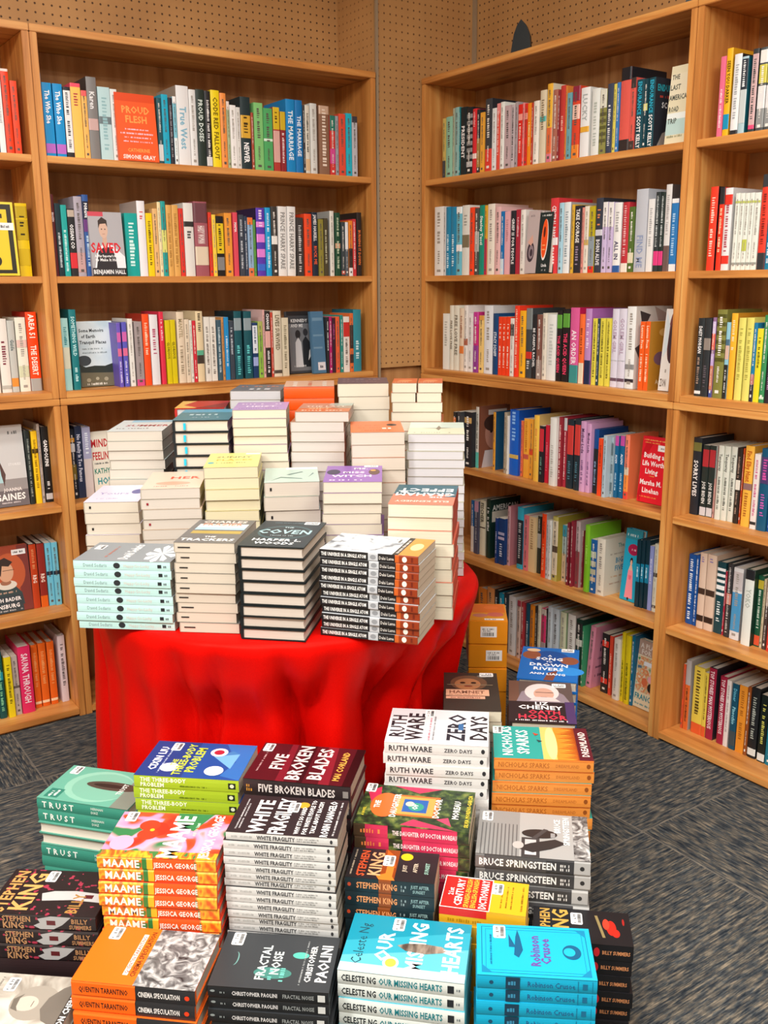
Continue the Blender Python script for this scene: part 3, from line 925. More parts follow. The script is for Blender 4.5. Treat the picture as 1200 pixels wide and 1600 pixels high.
(2.0864,0.0298,0.244,0.030,'d4d0de','pale lilac','t GOLEM GIRL;b09ab0;.08;.62|b .65;.66;b8b8c0|b .88;.92;685060|hc'),
(2.0548,0.0370,0.251,0.030,'e4e6e4','wide white','b .88;.92;302830|b .7;.76;888|hc|fc d0c8c0|a marble'),
(2.0000,0.0189,0.207,0.030,'ea5c1e','orange','t Lessons From;f8d8b8;.05;.4|~ f8d8b8;.45;.9'),
(1.9794,0.0183,0.208,0.030,'ea5c1e','orange with ochre cover','t Lessons From;f8d8b8;.05;.4|~ f8d8b8;.45;.9|fc b8802a|a ochre'),
(1.9373,0.0383,0.244,0.050,'d8d4cc','white face-out with dark profile','f zon'),
]),
('C', 4, [
(2.8747,0.0157,0.209,0.008,'2c2c2c','black with orange block','b .1;.3;d87030'),
(2.8497,0.0190,0.212,0.008,'3a3c40','charcoal',''),
(2.8301,0.0425,0.213,0.027,'26262a','black','b .1;.2;c8a060'),
(2.7869,0.0198,0.234,0.047,'c8c4b8','white with teal foot','b .74;1;58b0a0|~ 404038;.1;.7|hc|fc 7a4a38|a portrait'),
(2.7130,0.0145,0.220,0.070,'d89830','thin yellow','fc 1a4c70'),
(2.6389,0.0146,0.227,0.058,'a89c88','thin beige',''),
(2.6161,0.0071,0.217,0.052,'e0dccf','thin white',''),
(2.6084,0.0475,0.241,0.058,'125cc0','wide royal blue','~ 88b8f0;.03;.5|b .68;.74;c8a858|hc|fc 104ca8'),
(2.5603,0.0128,0.204,0.070,'ee7448','coral',''),
(2.5347,0.0260,0.216,0.061,'eca63a','orange','~ b87020;.05;.6|b .6;.68;c05848'),
(2.5081,0.0178,0.217,0.064,'eaa238','orange','b .5;.6;d84828'),
(2.4667,0.0258,0.236,0.044,'efc04c','yellow','~ e09048;.2;.7|hc|fc c8a868'),
(2.4403,0.0214,0.201,0.047,'24262c','black with red stripe','b .05;.45;c8303c|~ 70a898;.55;.9'),
(2.4183,0.0177,0.206,0.055,'d0243c','crimson','~ e87888;.3;.8'),
(2.3782,0.0303,0.238,0.035,'e2e2dc','white','~ b8b8b0;.4;.9|hc'),
(2.3473,0.0163,0.242,0.047,'8c2430','maroon','~ e8c8c0;.1;.9'),
(2.3304,0.0141,0.240,0.055,'a83040','maroon with grey top','b 0;.18;c0c4c4|~ f0d0cc;.2;.9'),
(2.3096,0.0289,0.237,0.050,'1f2e36','dark slate','b .08;.5;c83c38|~ 4a7888;.6;.9|hc'),
(2.2716,0.0254,0.244,0.046,'1f2e36','dark slate','b .08;.5;c83c38|~ 4a7888;.6;.9|hc'),
(2.2445,0.0236,0.239,0.046,'cc9cc4','lilac','t Mother Lode;4a3058;.05;.5|~ 6a4878;.55;.9'),
(2.2198,0.0191,0.233,0.050,'cc9cc4','lilac','t Mother Lode;4a3058;.05;.5|~ 6a4878;.55;.9'),
(2.2001,0.0011,0.228,0.056,'6a7040','thin olive',''),
(2.1983,0.0206,0.216,0.062,'124a8c','blue and black','b .3;1;20282c|~ 88a8c8;.5;.9|hc|fc 12407c'),
(2.1622,0.0189,0.192,0.046,'ea4a24','red orange','~ 983018;.1;.5'),
(2.1351,0.0149,0.205,0.039,'a8c0cc','pale grey blue',''),
(2.1196,0.0089,0.199,0.060,'9cb4bc','grey blue patterned','b .1;.3;5a7078|b .45;.6;6a8088|b .75;.9;5a7078'),
(2.1101,0.0150,0.205,0.067,'14608c','teal with pink top','b 0;.16;c04c9c|t ALIGN;e8f0f8;.2;.55|~ b8d8e8;.6;.9'),
(2.0945,0.0179,0.206,0.074,'14608c','teal with pink top','b 0;.16;c04c9c|t ALIGN;e8f0f8;.2;.55|~ b8d8e8;.6;.9'),
(2.0757,0.0189,0.211,0.075,'ee8468','peach fading to orange','b .5;.62;d0c0a8|b .62;.88;ee8c3c|b .88;1;dc4838|hc|fc e8784c'),
(2.0237,0.1006,0.211,0.083,'d81c2c','red face-out with white lettering','f linehan'),
]),
('C', 5, [
(2.8425,0.0184,0.210,0.077,'1a68a8','blue with white foot','b .5;1;e0dcd4'),
(2.8132,0.0241,0.213,0.069,'4a4c60','dark mottled','b 0;.2;c090a8|~ a0a8b0;.2;.8'),
(2.7884,0.0337,0.220,0.075,'dcd8be','cream','t FISCHER;4a4a40;.04;.4|b .48;.5;403830|hc'),
(2.7413,0.0256,0.232,0.068,'1a362e','dark green','~ e8ece8;.06;.55|hc|fc 16322a|a american'),
(2.6619,0.0133,0.177,0.045,'1a3a78','thin navy','~ c8d0e8;.3;.9'),
(2.6480,0.0349,0.180,0.048,'143a70','navy with white bands','b .3;.36;a8a8c8|b .4;.46;c0b0c8|~ d0d8e8;.55;.9'),
(2.6125,0.0161,0.229,0.062,'c49aa0','dusty pink','hc|fc b07078'),
(2.5638,0.0321,0.235,0.066,'2ea8c4','turquoise and black','b .2;.92;1f2c36|~ b0b8b8;.25;.9|hc|fc 2a90b0'),
(2.5311,0.0241,0.211,0.070,'d8747c','pink',''),
(2.5064,0.0343,0.210,0.072,'dcc090','wide tan','~ a88860;.05;.6'),
(2.4714,0.0180,0.216,0.082,'30342e','black and white','b .3;.55;a8a8a4|~ c0c0b8;.05;.28'),
(2.4273,0.0230,0.237,0.059,'e8481e','orange red','~ a02c14;.1;.4|~ f0a070;.45;.9|hc|fc a8a0a0'),
(2.4037,0.0105,0.218,0.061,'c0c0c4','pale grey',''),
(2.3911,0.0117,0.219,0.060,'e0e4e0','white',''),
(2.3762,0.0266,0.236,0.062,'b8b060','olive with cream panel','b .06;.9;d8ccb0|b .45;.55;584838|hc|fc a09438'),
(2.3482,0.0196,0.207,0.085,'b8d0d0','pale blue and cream','b .5;1;dcc0a0|b 0;.2;3a98b0'),
(2.3049,0.0117,0.227,0.063,'7a2430','maroon',''),
(2.2849,0.0110,0.237,0.061,'8a2838','maroon',''),
(2.2733,0.0199,0.237,0.073,'b8a8a8','grey over mauve photo','b .45;1;8c4448'),
(2.2529,0.0050,0.206,0.085,'94343c','thin maroon','b 0;.1;c8b8a8'),
(2.2189,0.0206,0.237,0.061,'7cc02c','lime green','~ a8e060;.3;.6|hc'),
(2.1977,0.0246,0.190,0.070,'1a5ca0','blue with white panels','b .22;.34;b8c0a8|b .4;.5;b8b8a0|b .55;.65;b8b8a0|b .7;.78;c8b098'),
(2.1724,0.0378,0.199,0.072,'e0dccc','wide white','hc|fc d8d4c4|a blocks'),
(2.0882,0.0680,0.243,0.100,'1a98b8','turquoise face-out with woman in pink','f woman'),
(2.0078,0.0160,0.227,0.079,'10303c','dark teal with blue middle','b .35;.62;147a9c|~ c8e8f0;.4;.58'),
(1.9912,0.0141,0.230,0.082,'10303c','dark teal with blue middle','b .35;.62;147a9c|~ c8e8f0;.4;.58'),
(1.9764,0.0164,0.232,0.085,'10303c','dark teal with blue middle','b .35;.62;147a9c|~ c8e8f0;.4;.58'),
(1.9588,0.0158,0.217,0.085,'8c98d0','lavender','~ d8dcf4;.2;.6'),
(1.9409,0.0165,0.227,0.085,'d0d0bc','pale green','b .42;.48;404038|b .9;.94;404038'),
]),
('C', 6, [
(2.7711,0.0458,0.222,0.060,'d87c2c','orange patterned',''),
(2.7184,0.0403,0.237,0.060,'dc9458','peach',''),
(2.6747,0.0227,0.237,0.060,'20262a','black','~ e8e8e8;.1;.3'),
(2.6498,0.0274,0.230,0.060,'1a90b0','turquoise',''),
(2.6207,0.0244,0.239,0.060,'303840','charcoal',''),
(2.5930,0.0371,0.235,0.060,'d8d8d8','white',''),
(2.5451,0.0193,0.230,0.060,'d8b8a8','pale pink','b 0;.1;a84050'),
(2.5237,0.0175,0.228,0.060,'b03a40','red',''),
(2.4972,0.0189,0.230,0.060,'184a60','dark teal','~ d0dce0;.3;.9'),
(2.4756,0.0249,0.230,0.060,'dc8424','orange',''),
(2.4486,0.0129,0.232,0.060,'35302e','thin black','~ c0b8a8;.1;.8'),
(2.4342,0.0153,0.240,0.060,'d8d4bc','cream',''),
(2.4164,0.0253,0.233,0.060,'d8386c','pink and grey','b 0;.1;c8bcb0|b .55;1;a89898'),
(2.3901,0.0050,0.239,0.060,'2c2828','thin black',''),
(2.3830,0.0239,0.250,0.060,'c4d0d8','pale grey photo','b .7;1;6a7068'),
(2.3581,0.0315,0.250,0.060,'c0ccd4','pale grey photo','b .7;1;8a9088|hc'),
(2.3198,0.0290,0.248,0.060,'d0d4b4','pale green','b .6;1;c8b8a0|hc|fc 98b088'),
(2.2826,0.0384,0.251,0.060,'e0e0da','white','hc|fc b0a8a0|a grin'),
(2.2423,0.0289,0.243,0.060,'1c3a30','dark green','b .05;.25;303030|b .3;.4;c8ccc0'),
(2.2115,0.0093,0.224,0.060,'3c9468','green','hc'),
(2.2017,0.0262,0.230,0.074,'dc90a8','pink leaning','lean 4|hc|fc d88ca4|a pinktext'),
(2.1407,0.0300,0.217,0.085,'2c2a2c','black with red dots','b .12;.22;e03a2c|b .75;.84;e03a2c'),
(2.1068,0.0140,0.216,0.085,'dc4a34','orange red','~ f8c8b0;.3;.9'),
(2.0763,0.0271,0.220,0.071,'dedad2','white',''),
(2.0486,0.0147,0.247,0.079,'dcc81c','yellow','~ 606010;.4;.95'),
(2.0277,0.0210,0.244,0.074,'dcc81c','yellow','~ 606010;.4;.95'),
(2.0061,0.0123,0.248,0.079,'0f6a90','teal blue','hc|fc 0f6488'),
(1.9967,0.0995,0.234,0.085,'d8c8a8','cream face-out with street scene','f frances'),
]),
('D', 1, [
(1.7729,0.0165,0.206,0.030,'e06c8c','pink','~ f8d8e0;.4;.9'),
(1.7555,0.0189,0.223,0.030,'e8b020','tall yellow with blue band','b .74;.91;0f8cb4|t SEEN YOU DARKER;584410;.06;.7|hc|fc d89c1c'),
(1.7313,0.0236,0.204,0.030,'e0e2e2','wide white with black foot','b .93;1;2a2c30|~ a0a4a8;.1;.85|hc|fc 1c2024'),
(1.7071,0.0201,0.194,0.030,'a8c4cc','light blue grey','b .03;.42;26303a|~ e8ecec;.05;.4|b .42;.85;c0c8c8|hc|fc 1c6474'),
(1.6756,0.0187,0.207,0.030,'343a3c','dark with pale lettering','b .06;.9;c8a8a8|~ 343a3c;.1;.85|b .9;.95;d84c78|hc'),
(1.6534,0.0235,0.206,0.030,'4a5052','charcoal with penguin','b .03;.18;e0e0dc|b .2;.42;c8c050|b .45;.72;d8d8d8|b .72;.95;8a8e8e|hc'),
(1.6290,0.0213,0.204,0.030,'4a5052','charcoal with penguin','b .03;.18;e0e0dc|b .2;.42;c8c050|b .45;.72;d8d8d8|b .72;.95;8a8e8e|hc'),
]),
('D', 2, [
(1.7782,0.0253,0.225,0.030,'e43c28','red','~ f8c8b8;.1;.45|~ f8d0c0;.5;.85|hc|fc 1e1c20'),
(1.7470,0.0163,0.221,0.030,'dc3420','red with black top','b 0;.2;26282c|~ f8d0a8;.25;.8'),
(1.7299,0.0241,0.218,0.030,'e0dcdc','white with red column','b .08;.2;d83428|~ a84858;.2;.8|b .82;.92;d83428|hc|fc d4d4d4'),
(1.6954,0.0140,0.202,0.030,'dee2d8','white with green marks','b .1;.13;b8c060|b .9;.93;909890'),
(1.6808,0.0143,0.201,0.030,'dee2d8','white with green marks','b .1;.13;b8c060|b .9;.93;909890'),
(1.6659,0.0144,0.200,0.030,'dee2d8','white with green marks','b .1;.13;b8c060|b .9;.93;909890|b .6;.75;b8c050'),
(1.6508,0.0141,0.200,0.030,'dee2d8','white with green marks','b .1;.13;b8c060|b .9;.93;909890'),
(1.6360,0.0184,0.199,0.030,'dee2d8','white with green marks','b .1;.13;b8c060|b .9;.93;909890'),
(1.6161,0.0229,0.243,0.030,'dc3c2c','tall red with black ends','b 0;.13;34383c|b .82;1;303438|~ 80201c;.2;.75|hc'),
(1.5921,0.0168,0.242,0.030,'12789c','tall blue with purple top','b 0;.4;4a3a70|~ e0e8f0;.7;.95|hc'),
]),
('D', 3, [
(1.7904,0.0218,0.222,0.030,'242c30','black','t DAISY MORGAN;e8e8e8;.1;.45|~ a08878;.5;.85|b .93;.97;e0e0e0'),
(1.7680,0.0234,0.222,0.030,'2a3034','black','b .25;.4;8a8078|~ 605860;.6;.9|fc 24222c'),
(1.7403,0.0109,0.225,0.030,'8c6a90','multicoloured','b .05;.2;c8b8dc|b .2;.4;dc5c48|b .45;.6;b8a0d0|b .6;.9;c07860|b .92;1;3a4c90'),
(1.7275,0.0317,0.247,0.030,'7c7c3c','wide tall olive','b .05;.09;505020|b .14;.18;505020|b .24;.28;505020|b .34;.38;505020|b .44;.48;505020|b .54;.58;505020|hc'),
(1.6935,0.0124,0.213,0.030,'8cc0d0','light blue and black','b .22;.3;4a6a80|b .3;.48;d0b0a0|b .55;1;282828|~ d8dcd8;.62;.92'),
(1.6801,0.0200,0.238,0.030,'f0b030','tall orange yellow','~ f8e0b0;.08;.45|hc|fc c88c28'),
(1.6560,0.0220,0.226,0.030,'dcd46c','pale yellow','~ a8a048;.06;.8|hc'),
(1.6304,0.0221,0.227,0.030,'dcd46c','pale yellow','~ a8a048;.06;.8|hc'),
(1.6068,0.0112,0.214,0.030,'1a78a4','blue and black','b .65;.78;b8706c|b .78;1;2c2830'),
(1.5948,0.0178,0.199,0.030,'e4d42c','bright yellow','~ 585410;.06;.55'),
(1.5762,0.0150,0.235,0.030,'348854','green','b .93;.96;b8d8c0|hc'),
(1.5592,0.0201,0.219,0.030,'2a2430','dark purple','b .0;.2;1c3c28|~ a880a8;.4;.85|hc'),
]),
('D', 4, [
(1.8139,0.0292,0.235,0.077,'1f262e','tall black','t SORRY LIVES;e0e0e0;.2;.85|b .06;.17;6a6a38|hc'),
(1.7812,0.0215,0.216,0.082,'24302e','black with red title','b .06;.3;a82c34|t JOE BIDEN;d8dcd8;.5;.84|b .87;.99;c8c8cc'),
(1.7591,0.0207,0.217,0.084,'24302e','black with red title','b .06;.3;a82c34|t JOE BIDEN;d8dcd8;.5;.84|b .87;.99;c8c8cc'),
(1.7379,0.0059,0.218,0.085,'c89890','thin pink grey','b 0;.45;8a9490'),
(1.7249,0.0181,0.222,0.078,'d4d8cc','pale grey','t Tanqueray;5a5e58;.05;.4|~ 5a5e58;.42;.88'),
(1.7063,0.0189,0.222,0.082,'d4d8cc','pale grey','t Tanqueray;5a5e58;.05;.4|~ 5a5e58;.42;.88'),
(1.6858,0.0188,0.223,0.085,'d4d8cc','pale grey','t Tanqueray;5a5e58;.05;.4|~ 5a5e58;.42;.88'),
(1.6623,0.0157,0.223,0.080,'2c2622','dark brown','b .42;.55;e0dcd0|~ a08878;.1;.4|~ a08878;.58;.9'),
(1.6460,0.0053,0.223,0.084,'c84c1c','thin rust',''),
(1.6299,0.0282,0.235,0.070,'ecb244','wide orange yellow','t Find Elby Hunt;b8501c;.06;.44|b .46;.54;8c6a68|~ a86828;.58;.9|hc|fc d8a038'),
(1.5939,0.0188,0.217,0.063,'e2dad6','white with pink lettering','~ c85888;.08;.85|b .9;.94;303030'),
(1.5734,0.0293,0.235,0.063,'145474','teal and purple','b .1;.42;4a3c6a|~ d050a0;.1;.4|~ c060b0;.55;.85|hc'),
(1.5435,0.0149,0.227,0.070,'1c4c94','blue',''),
]),
('D', 5, [
(1.8079,0.0258,0.224,0.085,'0f4c94','blue','~ d8e4f0;.04;.95'),
(1.7809,0.0126,0.226,0.085,'0f4c94','blue','~ d8e4f0;.04;.95'),
(1.7622,0.0240,0.240,0.078,'d4bca8','beige','b .46;.54;403028|b .82;.9;302420|~ 8878a8;.05;.15'),
(1.7370,0.0320,0.240,0.080,'d4bca8','beige','b .46;.54;403028|b .82;.9;302420|~ 8878a8;.05;.15|hc'),
(1.7044,0.0292,0.224,0.085,'144048','dark teal with white bars','b .08;.12;e8ecec|b .16;.2;e8ecec|b .24;.28;e8ecec|b .32;.38;e8ecec|b .42;.46;e8ecec|~ d8e4e4;.55;.9|hc'),
(1.6738,0.0057,0.201,0.085,'b02840','thin crimson',''),
(1.6638,0.0174,0.228,0.080,'343436','black and grey','~ c8c4c0;.05;.95|b .4;.55;c88070|hc'),
(1.6442,0.0327,0.221,0.080,'d8d8d8','wide white with blue panel','b .34;.88;4a94c4|b .05;.3;c4bcbc|hc|fc c8c8cc'),
(1.5948,0.0302,0.231,0.066,'dde2dc','wide white with black top','b 0;.13;202428|t YOKO;b0b8b0;.16;.6|hc|fc 16382c'),
(1.5641,0.0181,0.215,0.085,'1c5038','green','b .06;.18;b8a838|~ c8d8c8;.2;.75|b .84;.98;d85434|hc'),
(1.5449,0.0079,0.209,0.085,'c8b898','thin cream',''),
(1.5332,0.0115,0.204,0.081,'4a3c38','dark brown','b .0;.35;a08878'),
(1.5171,0.0192,0.210,0.077,'c83a2c','red',''),
]),
('D', 6, [
(1.7953,0.0078,0.218,0.080,'d0502c','thin red orange',''),
(1.7870,0.0190,0.234,0.081,'a8a4a4','grey over orange','b .35;1;d0642c|~ 3a2018;.4;.9|hc'),
(1.7598,0.0393,0.222,0.085,'dcc44c','wide yellow','~ 58481c;.05;.75|b .84;1;d85a2c'),
(1.7192,0.0139,0.214,0.085,'dcc44c','slim yellow','~ 58481c;.05;.75|b .84;1;d85a2c'),
(1.7043,0.0268,0.236,0.084,'98203c','maroon','t TOP STORIES MAN MYSTERIOUS;f0d8dc;.04;.85|hc|fc 2c2830'),
(1.6636,0.0240,0.221,0.085,'98203c','maroon','t TOP STORIES MAN MYSTERIOUS;f0d8dc;.04;.85|hc'),
(1.6390,0.0155,0.217,0.085,'dcd4d0','white','~ a89898;.08;.8'),
(1.6194,0.0219,0.214,0.085,'154c64','dark teal','t Dinner;60b0cc;.06;.28|t Pinocchio;90d0e0;.32;.65|b .72;.94;3a4a50'),
(1.5950,0.0274,0.217,0.085,'dc8c2c','orange','~ a8641c;.08;.85'),
(1.5670,0.0110,0.220,0.085,'8c4c24','brown',''),
(1.5545,0.0280,0.223,0.085,'1c2024','black with white label','b .86;.96;d8dcd8|~ a0a8a0;.1;.75|hc'),
(1.5199,0.0243,0.213,0.085,'14201f','black with yellow lettering','~ c8c860;.06;.75|b .87;.98;dce0dc'),
(1.4945,0.0274,0.198,0.085,'107890','teal','hc'),
]),
('A', 1, [
(0.7701,0.0166,0.200,0.030,'2c4a70','navy',''),
(0.7874,0.0167,0.203,0.030,'e8eaea','white','~ b0b8b8;.2;.6'),
(0.8062,0.0215,0.234,0.030,'e8401e','tall red with white top edge','b 0;.03;f0d8d0|hc'),
(0.8297,0.0192,0.204,0.030,'ec4624','red orange',''),
]),
('A', 2, [
(0.5959,0.2086,0.213,0.008,'e2c22a','yellow face-out with black outline','f yellow'),
(0.8124,0.0347,0.213,0.030,'dcba14','yellow with black boxes','b .04;.2;b89c18|b .22;.5;b89c18|~ 302808;.06;.48|b .62;.85;c8a818|hc|fc b08c10'),
]),
('A', 3, [
(0.7086,0.0274,0.228,0.085,'dcd2c4','cream',''),
(0.7401,0.0294,0.227,0.085,'dedad2','white','~ 7a3040;.3;.65|b .9;.95;b0b0a8'),
(0.7707,0.0212,0.221,0.085,'b8bab4','pale grey with orange foot','b .8;.92;dc8c38|t Guide;58686c;.22;.46'),
(0.7948,0.0319,0.230,0.085,'dedccc','white','b .3;.4;d8b8b0|b .65;.8;c8ccac|hc'),
(0.8283,0.0335,0.246,0.085,'ec4210','tall orange red','t AREA 51;f8e4d8;.03;.34|t THE DESERT;f8e4d8;.42;.8|b .84;1;a0a09c|hc|fc b82c1c'),
]),
('A', 4, [
(0.6039,0.1865,0.259,0.085,'b8b6b4','grey face-out with woman','f gaines'),
(0.7934,0.0143,0.241,0.085,'1f2a2a','black','~ 909890;.1;.9'),
(0.8117,0.0187,0.237,0.085,'ecbe1e','yellow','~ 785c10;.1;.8|b .24;.3;403010'),
(0.8317,0.0086,0.259,0.085,'a89c94','pale taupe',''),
(0.8440,0.0223,0.248,0.085,'16181a','black with white capitals','t GANDOLFINI;f0f0f0;.03;.66|~ d0d0d0;.7;.85|b .88;.96;b8b8b8|hc'),
]),
('A', 5, [
(0.5686,0.2028,0.218,0.085,'a04830','brown face-out portrait','f rbg'),
(0.7719,0.0229,0.219,0.085,'b8401e','red brown','t RBG;f0d8c8;.42;.66|~ d88858;.08;.4|hc|fc 2a2020'),
(0.7967,0.0242,0.218,0.084,'8c2c24','maroon with orange foot','t RBG;f0d8c8;.42;.66|b .82;1;d8601c|hc|fc 2a2020'),
(0.8228,0.0197,0.216,0.085,'6cbcd4','light blue','b .45;.51;14283c'),
(0.8430,0.0187,0.217,0.077,'6cbcd4','light blue','b .45;.51;14283c'),
]),
('A', 6, [
(0.6043,0.0236,0.240,0.074,'2c2a30','black',''),
(0.6285,0.0218,0.232,0.068,'0f4c4c','dark green','~ 88d0a0;.1;.9|b .3;.42;1c8ca0|hc'),
(0.6546,0.0214,0.212,0.060,'e4cc1c','yellow','~ 58500c;.06;.85'),
(0.6787,0.0194,0.207,0.069,'b8aaa0','taupe','b .5;.54;685850'),
(0.7001,0.0403,0.234,0.064,'dc2c60','wide hot pink','t SAUNA THROUGH;f4d8e0;.1;.85|hc'),
(0.7477,0.0212,0.224,0.085,'e4641c','orange','~ f0a060;.1;.7|b .9;.94;f8d8b0'),
(0.7715,0.0245,0.225,0.085,'e4641c','orange','~ f0a060;.1;.7|b .9;.94;f8d8b0'),
(0.8001,0.0234,0.224,0.085,'e4641c','orange','~ f0a060;.1;.7|b .9;.94;f8d8b0'),
(0.8367,0.0235,0.239,0.083,'d4c4c8','pale pink','~ 484040;.06;.8|hc'),
]),
]

